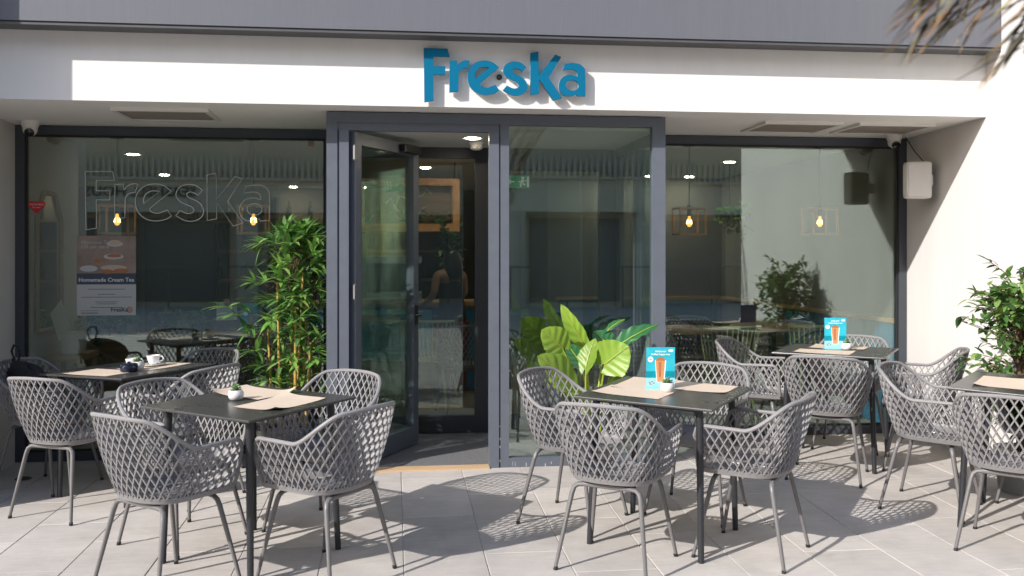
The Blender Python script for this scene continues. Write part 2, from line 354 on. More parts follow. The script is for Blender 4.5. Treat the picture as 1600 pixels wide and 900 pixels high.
# front lip sits 3 mm behind the fascia face
sf.v = [(a, (b+0.003 if b == YF else b), c) for a,b,c in sf.v]
soffit = part(sf, 'soffit', 'soffit')
def vent(xa, xb, ya, yb):
    zf = lambda y: ZS+(ZSB-ZS)*(y-YF)/(YW+.08-YF)
    fr = MB(); t = 0.025; z0 = zf((ya+yb)/2)
    for (a,b,c,d) in ((xa,xb,ya,ya+t),(xa,xb,yb-t,yb),(xa,xa+t,ya+t,yb-t),(xb-t,xb,ya+t,yb-t)): fr.box(a,b,c,d,z0-0.016,z0+0.01)
    f = part(fr, 'ceiling_vent', 'camwhite', soffit)
    sl_ = MB()
    sl_.box(xa+t,xb-t,ya+t,yb-t,z0-0.004,z0+0.008)
    n = int((yb-ya-2*t)/0.022)
    for k in range(n):
        y = ya+t+0.006+k*0.022; sl_.box(xa+t,xb-t,y,y+0.010,z0-0.012,z0-0.004)
    part(sl_, 'louvre', 'vent', f)
p1, p2 = on_y(205,170,6.22), on_y(318,190,6.6)
vent(-1.75,-1.16,6.22,6.68); vent(2.52,3.08,6.30,6.78); vent(3.20,3.76,6.30,6.78)
clad = part(B(XL-4,XR-0.006,YC,YC+0.16,ZC+0.018,7.5), 'upper_cladding', 'clad')
tr = MB(); tr.box(XL-4,XR-0.006,YC+0.012,YC+0.16,ZC+0.004,ZC+0.018); tr.box(XL-4,XR-.006,YC+.004,YC+.03,ZC-.004,ZC+.008); tr.box(XL-4,XR-.006,YC+.05,YC+.16,ZC,ZC+.004)
part(tr, 'cladding_trim', 'cladtrim')
part(B(XL-4,XR,YC+0.16,YC+0.6,ZC+.001,7.5), 'upper_wall', 'cream')
part(B(XR,XR+3.5,3.5,14,-0.07,7.5), 'side_wall', 'cream')
part(B(XL-4,XL,5.52,8.34,-0.07,7.5), 'side_wall', 'cream')
# --- shop windows
def window(xa, xb, za, zb, name='shop_window'):
    f = MB(); t = 0.062; d0, d1 = YW, YW+0.075
    f.box(xa,xb,d0,d1,zb-t,zb); f.box(xa,xb,d0,d1,za,za+t*1.05); f.box(xa,xa+t,d0+.001,d1-.001,za+t*1.05,zb-t); f.box(xb-t,xb,d0+.001,d1-.001,za+t*1.05,zb-t)
    o = part(f, name, 'framew')
    gk = MB(); q = t+0.001; e = 0.012
    gk.box(xa+q-.002,xb-q+.002,d0+.012,d0+.03,zb-q-e,zb-q+.002); gk.box(xa+q-.002,xb-q+.002,d0+.012,d0+.03,za+q+.002,za+q+e+.002)
    gk.box(xa+q-.002,xa+q+e,d0+.012,d0+.03,za+q+e+.002,zb-q-e); gk.box(xb-q-e,xb-q+.002,d0+.012,d0+.03,za+q+e+.002,zb-q-e)
    part(gk, 'gasket', 'rubber', o)
    part(B(xa+t,xb-t,d0+.033,d0+.045,za+t,zb-t), 'pane', 'glass', o)
    return o
window(XL, -0.43, 0.002, ZSB-0.003); window(1.79, XR-0.003, 0.058, ZSB-0.003)
part(B(1.79,XR-0.002,YW-0.03,YW+0.09,0.0,0.0575), 'window_plinth', 'joint')
# --- entrance lobby
XA, XB2 = -0.427, 1.788
ef = MB(); zt = ZS-0.012; d0, d1 = YD, YD+0.07; zb = 0.05
ef.box(XA,XB2,d0,d1,zt-0.065,zt)                               # head
ef.box(XA,XA+0.068,d0+.001,d1,0.02,zt-.065); ef.box(XA+0.080,-0.287,d0-.006,d1-.01,0.02,zt-.115); ef.box(XA+.068,XA+.080,d0+.02,d1,0.02,zt-.115)
ef.box(XA+.068,0.680,d0+.008,d1-.01,zt-.115,zt-.065)
ef.box(0.612,0.676,d0-.006,d1-.01,0.02,zt-.115); ef.box(0.684,0.742,d0+.001,d1,0.02,zt-.065); ef.box(0.676,0.684,d0+.02,d1,0.02,zt-.1155)
ef.box(1.700,XB2,d0+.001,d1,0.02,zt-.065); ef.box(0.742,1.700,d0+.002,d1-.01,0.02,0.115)
ent = part(ef, 'entrance_frame', 'frame')
sc = MB()
for z in (0.09, 0.13, 0.17): sc.lathe([(0.004,0),(0.004,.002),(0.001,.002)], 8, (0.690,YD-.001,z))
part(B(0.742,1.700,d0+.03,d0+.042,0.115,zt-.065), 'fixed_pane', 'glass', ent)
dp = MB(); rr = random.Random(9)
for k in range(11):
    xx = rr.uniform(.76,1.68); zz = rr.uniform(.052,.075); hh = rr.uniform(.008,.03); dp.box(xx,xx+rr.uniform(.001,.003),d0+.0008,d0+.0025,zz,zz+hh)
for k in range(7):
    zz = rr.uniform(.06,.35); dp.box(.6795,.684+rr.uniform(0,.002),d0-.0015,d0+.019,zz,zz+rr.uniform(.004,.02))
part(dp, 'sealant_drips', 'white', ent)['kind'] = 'stuff'
lob = part(B(XA,XB2,YD+0.071,7.5,2.262,2.30), 'lobby_ceiling', 'ceil')
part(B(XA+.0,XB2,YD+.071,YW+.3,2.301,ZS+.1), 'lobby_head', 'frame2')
def screen(name, x, ya, yb):
    f = MB(); t = 0.055
    f.box(x,x+0.05,ya,yb,2.195,2.262); f.box(x,x+0.05,ya,yb,0.02,0.13)
    for y in (ya, (ya+yb)/2-t/2, yb-t): f.box(x+.001,x+0.049,y,y+t,0.13,2.195)
    o = part(f, name, 'framew')
    part(B(x+.019,x+.031,ya+t,(ya+yb)/2-t/2,0.13,2.195), 'pane', 'glass2', o)
    part(B(x+.019,x+.031,(ya+yb)/2+t/2,yb-t,0.13,2.195), 'pane', 'glass2', o)
screen('lobby_side_screen', XA+.005, YD+.071, 7.40); screen('lobby_side_screen', XB2-.055, YD+.071, 7.40)
for yy in (YD+.126, 6.80): part(B(XB2-.066,XB2-.0555,yy,yy+.012,.13,2.195), 'glazing_bead', 'frame')
f = MB(); ya = 7.40; t = 0.06
f.box(XA,XB2,ya,ya+.06,2.18,2.262)
for xa, xb in ((XA,XA+t),(0.62,0.74),(0.80,0.90),(1.60,XB2)): f.box(xa,xb,ya+.001,ya+.059,0.06,2.18)
f.box(0.74,0.80,ya+.02,ya+.05,0.06,2.18); f.box(XA+t,0.62,ya+.002,ya+.058,0.06,0.19); f.box(0.90,1.60,ya+.002,ya+.058,0.06,0.19); f.box(0.90,1.60,ya+.002,ya+.058,2.09,2.18)
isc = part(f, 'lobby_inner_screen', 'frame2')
part(B(XA+t,0.62,ya+.024,ya+.036,0.19,2.18), 'pane', 'glass2', isc); part(B(0.90,1.60,ya+.024,ya+.036,0.19,2.09), 'pane', 'glass2', isc)
part(B(XA+.01,XB2-.01,YD+.072,7.39,0.03,0.060), 'entrance_mat', 'mat')
part(B(-0.287,0.612,YD-.035,YD+.07,0.02,0.064), 'threshold', 'oak')
# --- open door leaf
dl = empty('entrance_door', (-0.272, YD+0.035, 0), radians(62)); dl.parent = cafe; dl.location = Vector((-0.272, YD+0.035, 0))-Vector((0,7,0))
W_, Z0_, Z1_ = 0.90, 0.068, 2.225; t = 0.078
f = MB(); f.box(0,W_,-.03,.03,Z1_-t,Z1_); f.box(0,W_,-.03,.03,Z0_,Z0_+.13); f.box(0,t,-.029,.029,Z0_+.13,Z1_-t); f.box(W_-t,W_,-.029,.029,Z0_+.13,Z1_-t)
f.build('door_frame', 'frame', dl)
B(t,W_-t,-.008,.006,Z0_+.13,Z1_-t).build('door_pane', 'glass', dl)
for z in (2.09, 1.2, 0.3):
    h = MB(); h.tube([(-.012,-.035,z-.05),(-.012,-.035,z+.05)], .008, 10); h.box(-.03,.02,-.043,-.030,z-.045,z+.045); h.build('hinge', 'hinge', dl)
h = MB(); h.box(W_-.30,W_-.04,-.075,-.030,Z1_-.07,Z1_-.015); h.build('door_closer', 'black', dl, bevel=.006)
h = MB(); h.tube([(W_-.04,-.03,1.0),(W_-.04,-.075,1.0),(W_-.12,-.08,1.0),(W_-.15,-.078,1.0)], .009, 8); h.box(W_-.06,W_-.02,-.036,-.030,.93,1.07); h.build('handle', 'black', dl)
# --- interior shell
part(B(XL-3,XR+.1,YW+.076,14.2,-0.05,FL), 'interior_floor', 'ifloor')
ic = MB(); ic.box(XL-3,XA-.001,YW+.081,14.2,2.345,2.5); ic.box(XB2+.001,XR+.1,YW+.081,14.2,2.345,2.5); ic.box(XA-.001,XB2+.001,7.47,14.2,2.345,2.5)
part(ic, 'interior_ceiling', 'ceil')
part(B(XL-3,1.9,13.6,13.8,FL,2.345), 'interior_back_wall', 'dwall'); part(B(1.9,XR,11.2,11.4,FL,2.345), 'interior_back_wall', 'dwall2')
part(B(1.80,1.9,11.2,13.6,FL,2.345), 'interior_return_wall', 'dwall2'); part(B(XL-3.1,XL-3,8.34,14.2,FL,2.345), 'interior_side_wall', 'dwall')
iw = part(B(XR-0.012,XR-.0005,YW+.08,11.2,FL,2.344), 'interior_lining', 'dwall2')
# blue tiles on the lining and on the back wall, with a timber cap
tile = None
def tiles(axis, a0, a1, fixed, m):
    n = int((a1-a0)/0.075)
    for r, (z0, z1) in enumerate(((FL+.01,0.335),(0.34,0.615),(0.62,0.895))):
        for k in range(n):
            a = a0+k*0.075
            if axis == 'y': mb = B(fixed-.008,fixed,a,a+.0715,z0,z1)
            else: mb = B(a,a+.0715,fixed-.008,fixed,z0,z1)
            part(mb, 'wall_tile', m, iw)
tiles('y', YW+.10, 9.3, XR-.0125, 'bluetile')
tiles('x', 1.92, 3.90, 11.199, 'bluedark')
part(B(XR-.045,XR-.0125,YW+.09,11.15,.897,.93), 'timber_cap', 'wood', iw); part(B(1.9,XR-.05,11.15,11.199,.897,.93), 'timber_cap', 'wood', iw)

# ------------------------------------------------------------------ shop lettering (one design, used twice)
def arc(cx, cy, rx, ry, a0, a1, n): return [(cx+rx*cos(radians(a0+(a1-a0)*k/n)), cy-ry*sin(radians(a0+(a1-a0)*k/n))) for k in range(n+1)]
def smooth(pts, corners, n=4):
    """Catmull-Rom through a closed outline, straight at the listed corner indices"""
    out = []; N = len(pts)
    for i in range(N):
        p0, p1, p2, p3 = [Vector(pts[(i+k-1) % N]) for k in range(4)]
        c1, c2 = i in corners, (i+1) % N in corners
        if c1 and c2: out.append(tuple(p1)); continue
        t1 = (p2-p0)*.5 if not c1 else (p2-p1)*.9; t2 = (p3-p1)*.5 if not c2 else (p2-p1)*.9
        for k in range(n):
            t = k/n; h = t*t*t
            q = p1*(2*h-3*t*t+1)+t1*(h-2*t*t+t)+p2*(-2*h+3*t*t)+t2*(h-t*t); out.append(tuple(q))
    return out
LET = {}
LET['F'] = [[(62,88),(270,88),(290,157),(146,157),(146,240),(252,238),(250,310),(148,310),(148,532),(68,545)]]
LET['r'] = [smooth([(290,190),(355,185),(358,232),(390,200),(425,183),(467,185),(447,250),(405,256),(375,285),(369,330),(367,450),(288,458)], {0,1,2,5,6,10,11})]
LET['e'] = [smooth([(727,238),(560,376),(572,402),(622,413),(668,398),(696,386),(728,432),(690,458),(610,474),(530,458),(470,405),(447,328),(462,258),(515,203),(590,182),(665,193)], {0,1,5,6}, 4),
            smooth([(514,338),(511,305),(530,262),(575,238),(640,240)], {0,4}, 4)]
LET['s'] = [smooth([(870,184),(925,193),(972,230),(936,268),(905,250),(872,243),(848,258),(862,286),(918,310),(963,345),(982,398),(958,448),(898,474),(830,468),(762,430),(797,390),(842,411),(880,413),(906,394),(893,364),(840,341),(790,313),(764,268),(783,215),(828,189)], {2,3,14,15}, 3)]
LET['K'] = [[(1008,108),(1080,92),(1084,300),(1232,115),(1286,135),(1172,315),(1292,488),(1215,512),(1087,330),(1084,455),(1010,468)]]
LET['a'] = [smooth([(1300,250),(1318,196),(1385,184),(1448,192),(1492,222),(1505,270),(1506,468),(1432,470),(1424,452),(1385,468),(1330,470),(1283,442),(1265,390),(1278,335),(1318,298),(1375,287),(1436,300),(1432,264),(1400,243),(1352,242)], {0,1,6,7,8,16}, 3),
            arc(1386,378,60,46,0,350,24)]
def letter(name, loops, ext, bev, fill, m, fn):
    c = bpy.data.curves.new(name, 'CURVE'); c.dimensions = '2D' if fill else '3D'
    if fill: c.fill_mode = 'BOTH'; c.extrude = ext
    else: c.bevel_depth = bev; c.bevel_resolution = 1
    for lp in loops:
        sp = c.splines.new('POLY'); sp.points.add(len(lp)-1); sp.use_cyclic_u = True
        for k, p in enumerate(lp): x, y = fn(p); sp.points[k].co = (x, y, 0, 1)
    t = bpy.data.objects.new(name, c); COL.objects.link(t)
    me = bpy.data.meshes.new_from_object(t.evaluated_get(bpy.context.evaluated_depsgraph_get())); bpy.data.objects.remove(t)
    me.materials.clear(); me.materials.append(M[m]); o = bpy.data.objects.new(name, me); COL.objects.link(o); return o
a0 = on_y(661.9, 76, YF-.03); a1 = on_y(913.9, 152, YF-.03); f0 = on_y(663, 160, YF-.03)
sw = (a1.x-a0.x)/(1506-62); sh = (a0.z-f0.z)/(545-88)
sign = tag(empty('shop_sign', (a0.x, YF, a0.z)), 'raised teal three-dimensional lettering on the white fascia above the door', 'sign')
for ch, lp in LET.items():
    fn = lambda p: ((p[0]-62)*sw, -(p[1]-88)*sh)
    body = letter('letter', lp, .009, 0, True, 'teal', fn); body.parent = sign; body.rotation_euler = (pi/2,0,0); body.location = (0,-.040,0)
    core = letter('letter_return', lp, .006, 0, True, 'sidewhite', lambda p: ((p[0]-62)*sw, -(p[1]-88)*sh)); core.parent = body; core.location = (0,0,-.0155)
mb = MB(); mb.lathe([(0.001,0),(0.018,0),(0.018,0.012),(0.012,0.022),(0.001,0.026)], 16)
q = on_y(780,121,YF-.001); o = mb.build('sensor', 'lens', smooth=True); o.location = q; o.rotation_euler = (pi/2,0,0)
tag(o, 'tiny black round sensor on the fascia between two sign letters', 'sensor')
b0 = on_y(132.5,267.5,YW+.02); b1 = on_y(421,343,YW+.02); b2 = on_y(133,359,YW+.02)
sw2 = (b1.x-b0.x)/(1506-62); sh2 = (b0.z-b2.z)/(545-88)
neon = tag(empty('window_lettering', (b0.x, YW+.0295, b0.z)), 'thin pale outline lettering on the shaded window behind the tables', 'sign')
for ch, lp in LET.items():
    o = letter('letter_outline', lp, 0, .0030, False, 'etch', lambda p: ((p[0]-62)*sw2, -(p[1]-88)*sh2)); o.parent = neon; o.rotation_euler = (pi/2,0,0)

# ------------------------------------------------------------------ lattice armchair
CW, CY1, CB, CYF, CZ0, CH = 0.268, -0.012, 0.236, 0.205, 0.422, 0.358
def _half():
    pts = []; n = 2.5
    for k in range(61):
        a = pi/2*k/60; pts.append(Vector((CW*sin(a)**(2/n), CY1-CB*max(0,cos(a))**(2/n), 0)))
    for k in range(1,21): pts.append(Vector((CW*(1-.03*k/20), CY1+(CYF-CY1)*k/20, 0)))
    ds = [0]
    for a, b in zip(pts, pts[1:]): ds.append(ds[-1]+(b-a).length)
    return pts, ds
HP, HD = _half(); CL = HD[-1]
def upt(u):
    a = min(abs(u), CL); i = 0
    while i < len(HD)-2 and HD[i+1] < a: i += 1
    t = (a-HD[i])/max(1e-9, HD[i+1]-HD[i]); p = HP[i].lerp(HP[i+1], t)
    return Vector((p.x if u >= 0 else -p.x, p.y, 0))
def shell(u, v):
    p = upt(u); s = .74+.26*(1-(1-min(v,1))**2)
    yc = .02; y = p.y-yc
    y = y*s if y < 0 else y*(.92+.08*s)
    return Vector((p.x*s, y+yc-.03*v*v*(1 if p.y < 0 else max(0,1-p.y/.15)), CZ0+CH*v))
def rimv(u):
    a = abs(u)
    if a < .165: v = 1-.025*(a/.165)**2
    elif a < .40:
        t = (a-.165)/.235; t = t*t*(3-2*t); v = .975*(1-t)+.60*t
    else: v = .60+.015*(a-.40)/.25
    r = .05
    if a > CL-r:
        q = min(1, (a-(CL-r))/r); v -= (1-sqrt(max(0,1-q*q)))*.15
    return v
def snorm(u, v):
    e = .004; a = shell(min(u+e,CL),v)-shell(max(u-e,-CL),v); b = shell(u,v+e)-shell(u,v-e)
    return a.cross(b).normalized()
def make_chair():
    t = empty('lattice_armchair')
    lat = MB(); du, dv = .0425, .200; k = du/dv
    c = -CL-k
    cs = []
    n0 = int((CL+k)/du)+1
    for i in range(-n0, n0+1): cs.append(i*du)
    hw, hd = .0031, .0062
    for sgn in (1,-1):
        for c in cs:
            run = []
            runs = []
            for j in range(61):
                v = .015+.985*j/60; u = c+sgn*k*(v-.5)
                if abs(u) <= CL and v <= rimv(u): run.append((u,v))
                elif run: runs.append(run); run = []
            if run: runs.append(run)
            for run in runs:
                if len(run) < 4: continue
                m_ = max(2, len(run)//7); sel = [run[round(i*(len(run)-1)/m_)] for i in range(m_+1)]
                P = [shell(u,v) for u,v in sel]; N = [snorm(u,v) for u,v in sel]
                vs = []; fs = []
                for i in range(len(P)):
                    tg = (P[min(i+1,len(P)-1)]-P[max(i-1,0)]).normalized(); sd = tg.cross(N[i]).normalized(); nn = N[i]
                    off = .0006*sgn
                    for a, b in ((-1,-1),(1,-1),(1,1),(-1,1)): vs.append(P[i]+sd*hw*a+nn*(hd*b+off))
                for i in range(len(P)-1):
                    for q in range(4): fs.append((i*4+q, i*4+(q+1)%4, (i+1)*4+(q+1)%4, (i+1)*4+q))
                lat.add(vs, fs)
    lat.build('lattice_shell', 'chair', t)
    rim = []
    for j in range(5): rim.append(shell(-CL, .03+.40*j/5))
    for j in range(97):
        u = -CL+2*CL*j/96; rim.append(shell(u, rimv(u)))
    for j in range(5): rim.append(shell(CL, .03+.40*(4-j)/5))
    MB().tube(rim, .0098, 8).build('rim', 'chair', t, smooth=True)
    # solid seat pan with a raised skirt
    n = 48; outl = [shell(-CL+2*CL*j/n, 0) for j in range(n+1)]; fr = []
    for j in range(1,10):
        q = j/10; p = outl[-1].lerp(outl[0], q); p.y += .035*sin(pi*q); fr.append(p)
    loop = outl+fr; m_ = len(loop); pan = MB()
    ks = (.02,.35,.65,.85,.95,1.0)
    for lay in (0,1):
        for k_ in ks:
            for p in loop:
                z = CZ0-.026+.030*k_**4 if lay == 0 else CZ0-.040+.030*k_**3
                pan.v.append((p.x*k_, (p.y-.01)*k_+.01, z))
    R = len(ks)
    for lay in (0,1):
        for r in range(R-1):
            for j in range(m_): a = lay*R*m_+r*m_; pan.f.append((a+j, a+(j+1)%m_, a+m_+(j+1)%m_, a+m_+j))
        pan.f.append(tuple(lay*R*m_+j for j in range(m_)))
    for j in range(m_): pan.f.append(((R-1)*m_+j, (R-1)*m_+(j+1)%m_, R*m_+(R-1)*m_+(j+1)%m_, R*m_+(R-1)*m_+j))
    pan.build('seat', 'chair', t, smooth=True)
    sk = MB(); n = 60
    for v, off in ((-.03,.005),(.035,.005),(.035,-.005),(-.03,-.005)):
        for j in range(n+1):
            u = -CL+2*CL*j/n; sk.v.append(shell(u,v)+snorm(u,max(v,.01))*off)
    for r in range(4):
        for j in range(n): sk.f.append((r*(n+1)+j, r*(n+1)+j+1, ((r+1)%4)*(n+1)+j+1, ((r+1)%4)*(n+1)+j))
    sk.build('seat_skirt', 'chair', t, smooth=True)
    # tubular base
    for sx in (-1,1):
        for sy, yt, yf in ((-1,-.135,-.215),(1,.135,.215)):
            MB().tube([(sx*.218,yf,0),(sx*.2175,yf,.012),(sx*.166,yt*1.08,.345),(sx*.158,yt*1.03,.372),(sx*.140,yt,.386),(sx*.115,yt,.389)],
                      [.0085,.0085,.0115,.0115,.0115,.0115], 9).build('leg', 'cleg', t, smooth=True)
            MB().tube([(sx*.218,yf,0),(sx*.2155,yf*.99,.016)], .0105, 9).build('foot_cap', 'black', t)
    fr = MB()
    for y in (-.135,.135): fr.tube([(-.116,y,.389),(.116,y,.389)], .0112, 9)
    for x in (-.100,.100): fr.tube([(x,-.135,.397),(x,0,.399),(x,.135,.397)], .010, 8)
    fr.build('base_frame', 'cleg', t, smooth=True)
    return t
CH0 = make_chair(); chair_used = [False]
def chair(X, Y, face, label, group='lattice armchairs on the terrace', z=None):
    o = CH0 if not chair_used[0] else copy_tree(CH0); chair_used[0] = True
    seat_on(o, X, Y, radians(face)-pi/2, z); tag(o, label, 'chair', group); return o

# ------------------------------------------------------------------ tables
def make_table():
    t = empty('square_table'); h = .35; top = B(-h,h,-h,h,.729,.741).build('tabletop', 'tabletop', t, bevel=.0035)
    for sx in (-1,1):
        for sy in (-1,1):
            MB().tube([(sx*.285,sy*.285,0),(sx*.262,sy*.262,.715)], [.0145,.0185], 12).build('leg', 'tleg', t, smooth=True)
    f = MB(); f.box(-.29,.29,-.272,-.248,.706,.7285); f.box(-.29,.29,.248,.272,.706,.7285); f.box(-.272,-.248,-.248,.248,.707,.7285); f.box(.248,.272,-.248,.248,.707,.7285)
    f.build('under_frame', 'tleg', t)
    return t
TB0 = make_table(); tb_used = [False]
def table(X, Y, rot, label):
    o = TB0 if not tb_used[0] else copy_tree(TB0); tb_used[0] = True
    q = seat_on(o, X, Y, radians(rot)); tag(o, label, 'table', 'black square terrace tables')
    Mx = Matrix.Translation(o.location) @ q.to_4x4()
    return Mx
def put(o, Mx, x, y, rz=0, z=.7415):
    o.matrix_world = Mx @ Matrix.Translation((x,y,z)) @ Matrix.Rotation(rz,4,'Z'); return o
T1 = table(-.67,4.69,52,'black square table with two overlapping paper mats in front of the bamboo')
T2 = table(1.36,4.74,54,'black square table with blue drinks card in front of the elephant ear plant')
T3 = table(-1.57,6.04,55,'black square table set with coffee cups in the shade by the window')
T4 = table(2.96,6.16,54,'black square table with blue drinks card close to the window corner')
T5 = table(3.35,4.72,46,'black square table by the ficus, cut off by the edge of the picture')

def around(cx, cy, ang, r): return cx+r*cos(radians(ang)), cy+r*sin(radians(ang))
def seat(T, ang, r, label, turn=0):
    cx, cy = {1:(-.67,4.69),2:(1.36,4.74),3:(-1.57,6.04),4:(2.96,6.16),5:(3.35,4.72)}[T]
    X, Y = around(cx, cy, ang, r); return chair(X, Y, ang+180+turn, label)
seat(1,-130,.48,'taupe lattice armchair nearest the camera on the far left, back to the viewer')
seat(1,-38,.47,'taupe lattice armchair left of the big floor shadow, its back turned to the doorway')
seat(1,52,.50,'taupe lattice armchair between the bamboo table and the open door')
seat(1,142,.48,'taupe lattice armchair between the bamboo table and the shaded coffee cup table')
seat(2,-133,.48,'taupe lattice armchair nearest the camera in front of the elephant ear plant, back to viewer',9)
seat(2,-38,.45,'taupe lattice armchair at the middle table, its back towards the far right table')
seat(2,54,.50,'taupe lattice armchair directly behind the nearer blue drinks card')
seat(2,142,.52,'taupe lattice armchair beside the fixed entrance pane, partly hiding the elephant ear plant')
seat(3,-118,.47,'taupe lattice armchair at the cup table with sunlight on its back, at the left edge')
seat(3,-34,.47,'taupe lattice armchair at the cup table, on its sunny side behind the front table')
seat(3,56,.50,'taupe lattice armchair in deep shade between the cup table and the window')
bagchair = seat(3,158,.60,'taupe lattice armchair in the shade with a black bag hung on it')
seat(4,-122,.48,'taupe lattice armchair in front of the window corner table, back to the viewer')
seat(4,-30,.52,'taupe lattice armchair against the sunlit cream wall beside the window corner table')
seat(4,54,.50,'taupe lattice armchair touching the window behind the farther blue drinks card')
seat(4,144,.53,'taupe lattice armchair left of the window corner table, in front of the pale green chair')
seat(5,136,.50,'taupe lattice armchair at the ficus table, its back to the middle of the terrace')
seat(5,-134,.48,'taupe lattice armchair nearest the camera at the right edge, back to the viewer')
seat(5,46,.52,'taupe lattice armchair half hidden behind the ficus table by the wall')

# --- small things on the tables
def placemat(Mx, x, y, rz, label, curl=0.012, w=.36, d=.25, lift=0.0):
    mb = MB(); nx, ny = 16, 12; ph = random.uniform(0,6)
    for lay in (0,1):
        for j in range(ny+1):
            for i in range(nx+1):
                u, v = i/nx*2-1, j/ny*2-1
                e = curl*max(0,(u*v*(1 if ph > 3 else -1)))**3 + .25*curl*(max(0,u)**4)
                mb.v.append((u*w/2, v*d/2, .0008+e-lay*.0006))
    k = (nx+1)*(ny+1)
    for lay in (0,1):
        for j in range(ny):
            for i in range(nx): a = lay*k+j*(nx+1)+i; mb.f.append((a,a+1,a+nx+2,a+nx+1))
    o = mb.build('placemat', 'paper', smooth=True); put(o, Mx, x, y, rz, .7418+lift); tag(o, label, 'placemat', 'paper placemats')
def make_pot(kind):
    t = empty('succulent_pot')
    pr = [(.001,0),(.022,0),(.032,.008),(.037,.022),(.036,.036),(.030,.047),(.027,.048),(.029,.040),(.001,.038)]
    MB().lathe(pr,24).build('pot','potwhite',t,smooth=True)
    MB().lathe([(.001,.0385),(.028,.0385),(.026,.043),(.001,.044)],14).build('soil','soil',t)
    fol = MB(); rnd = random.Random(kind)
    for k in range(46):
        a = rnd.uniform(0,2*pi); r = rnd.uniform(0,.018); h = .045+rnd.uniform(0,.030)*(1-r/.03); lean = rnd.uniform(.3,1.2)
        dr_ = Vector((cos(a)*sin(lean), sin(a)*sin(lean), cos(lean))); p = Vector((r*cos(a), r*sin(a), h)); s = Vector((-sin(a),cos(a),0))
        L_ = rnd.uniform(.010,.018); n_ = dr_.cross(s)
        fol.add([p, p+dr_*L_*.55+s*.005, p+dr_*L_, p+dr_*L_*.55-s*.005, p+dr_*L_*.5+n_*.003, p+dr_*L_*.5-n_*.003], [(0,1,4),(1,2,4),(2,3,4),(3,0,4),(1,0,5),(2,1,5),(3,2,5),(0,3,5)])
    for k in range(5):
        a = rnd.uniform(0,6.28); fol.tube([(0.006*cos(a),.006*sin(a),.04),(.010*cos(a),.010*sin(a),.068)], .0018, 5)
    fol.build('succulent','succ',t)
    return t
def pot(Mx, x, y, label, kind):
    o = make_pot(kind); put(o, Mx, x, y, kind); tag(o, label, 'potted plant', 'little white succulent pots')
placemat(T1, .03,-.16,radians(4),'paper mat with a lifted corner at the near side of the bamboo table', .02)
placemat(T1, .16,.16,radians(88),'paper mat at the far side of the bamboo table under a curled edge', .03, lift=.002)
pot(T1, -.02,.08,'white succulent pot on the bamboo table beside the overlapping mats', 1)
placemat(T2, -.10,.13,radians(88),'large tan paper mat at the plant side of the middle table', .006)
placemat(T2, .15,.17,radians(2),'paper mat behind the nearer blue drinks card', .006)
placemat(T2, .20,-.10,radians(90),'pale paper mat at the outer side of the middle table', .006)
pot(T2, -.015,-.015,'white succulent pot in front of the nearer blue drinks card', 2)
placemat(T3, -.20,.0,radians(92),'paper mat at the wall side of the shaded cup table', .004)
placemat(T3, .12,-.08,radians(2),'sunlit paper mat under the cups on the shaded table', .004)
pot(T3, -.02,-.10,'white succulent pot beside the dark sugar bowl on the cup table', 3)
placemat(T4, -.16,.05,radians(90),'paper mat on the window corner table, nearer the entrance', .004)
placemat(T4, .20,.02,radians(90),'paper mat on the window corner table, nearer the wall', .004)
pot(T4, .03,-.06,'white succulent pot in front of the farther blue drinks card', 4)
placemat(T5, -.02,.14,radians(2),'paper mat on the ficus table at the picture edge', .012)
placemat(T5, .10,-.16,radians(2),'paper mat at the near side of the ficus table', .004)
pot(T5, .17,.00,'white succulent pot on the ficus table at the picture edge', 5)
def cup(name, Mx, x, y, rz, label, saucer):
    t = empty(name)
    z = .012 if saucer else 0
    MB().lathe([(.001,z),(.022,z),(.026,z+.004),(.036,z+.028),(.041,z+.052),(.039,z+.053),(.035,z+.040),(.001,z+.040)],26).build('bowl','ceramic',t,smooth=True)
    MB().lathe([(.001,z+.0405),(.0345,z+.0405),(.034,z+.044),(.001,z+.0442)],22).build('coffee','coffee',t)
    MB().tube([(.037,0,z+.044),(.052,0,z+.046),(.061,0,z+.034),(.054,0,z+.020),(.035,0,z+.016)],.0042,8).build('handle','ceramic',t,smooth=True)
    if saucer:
        MB().lathe([(.001,0),(.04,0),(.062,.006),(.075,.012),(.074,.0135),(.045,.008),(.001,.008)],30).build('saucer','ceramic',t,smooth=True)
    put(t, Mx, x, y, rz, .7430); tag(t, label, 'cup', 'coffee cups'); return t
cup('coffee_cup', T3, .14,-.05, radians(-60), 'white coffee cup on a saucer with a spoon on the shaded table', True)
cup('coffee_cup', T3, .05,.03, radians(-40), 'plain coffee cup half hidden behind the succulent on the shaded table', False)
sp = MB(); sp.tube([(-.06,0,.012),(.0,0,.016),(.05,0,.020)],[.0022,.0018,.0028],6); sp.lathe([(.001,0),(.011,.002),(.014,.006),(.011,.007),(.001,.004)],12,(-.068,0,.008))
put(tag(sp.build('teaspoon','steel',smooth=True),'small steel teaspoon lying beside the saucered coffee cup','spoon'), T3, .235,-.005, radians(20), .7425)
t = empty('sugar_bowl')
MB().lathe([(.001,0),(.042,0),(.050,.008),(.052,.028),(.048,.040),(.045,.040),(.046,.012),(.001,.010)],28).build('bowl','bluepot',t,smooth=True)
MB().lathe([(.001,.040),(.049,.040),(.051,.044),(.040,.050),(.010,.052),(.010,.060),(.001,.062)],28).build('lid','bluepot',t,smooth=True)
put(tag(t,'dark blue glazed sugar bowl on the shaded cup table','bowl'), T3, -.12,-.14)
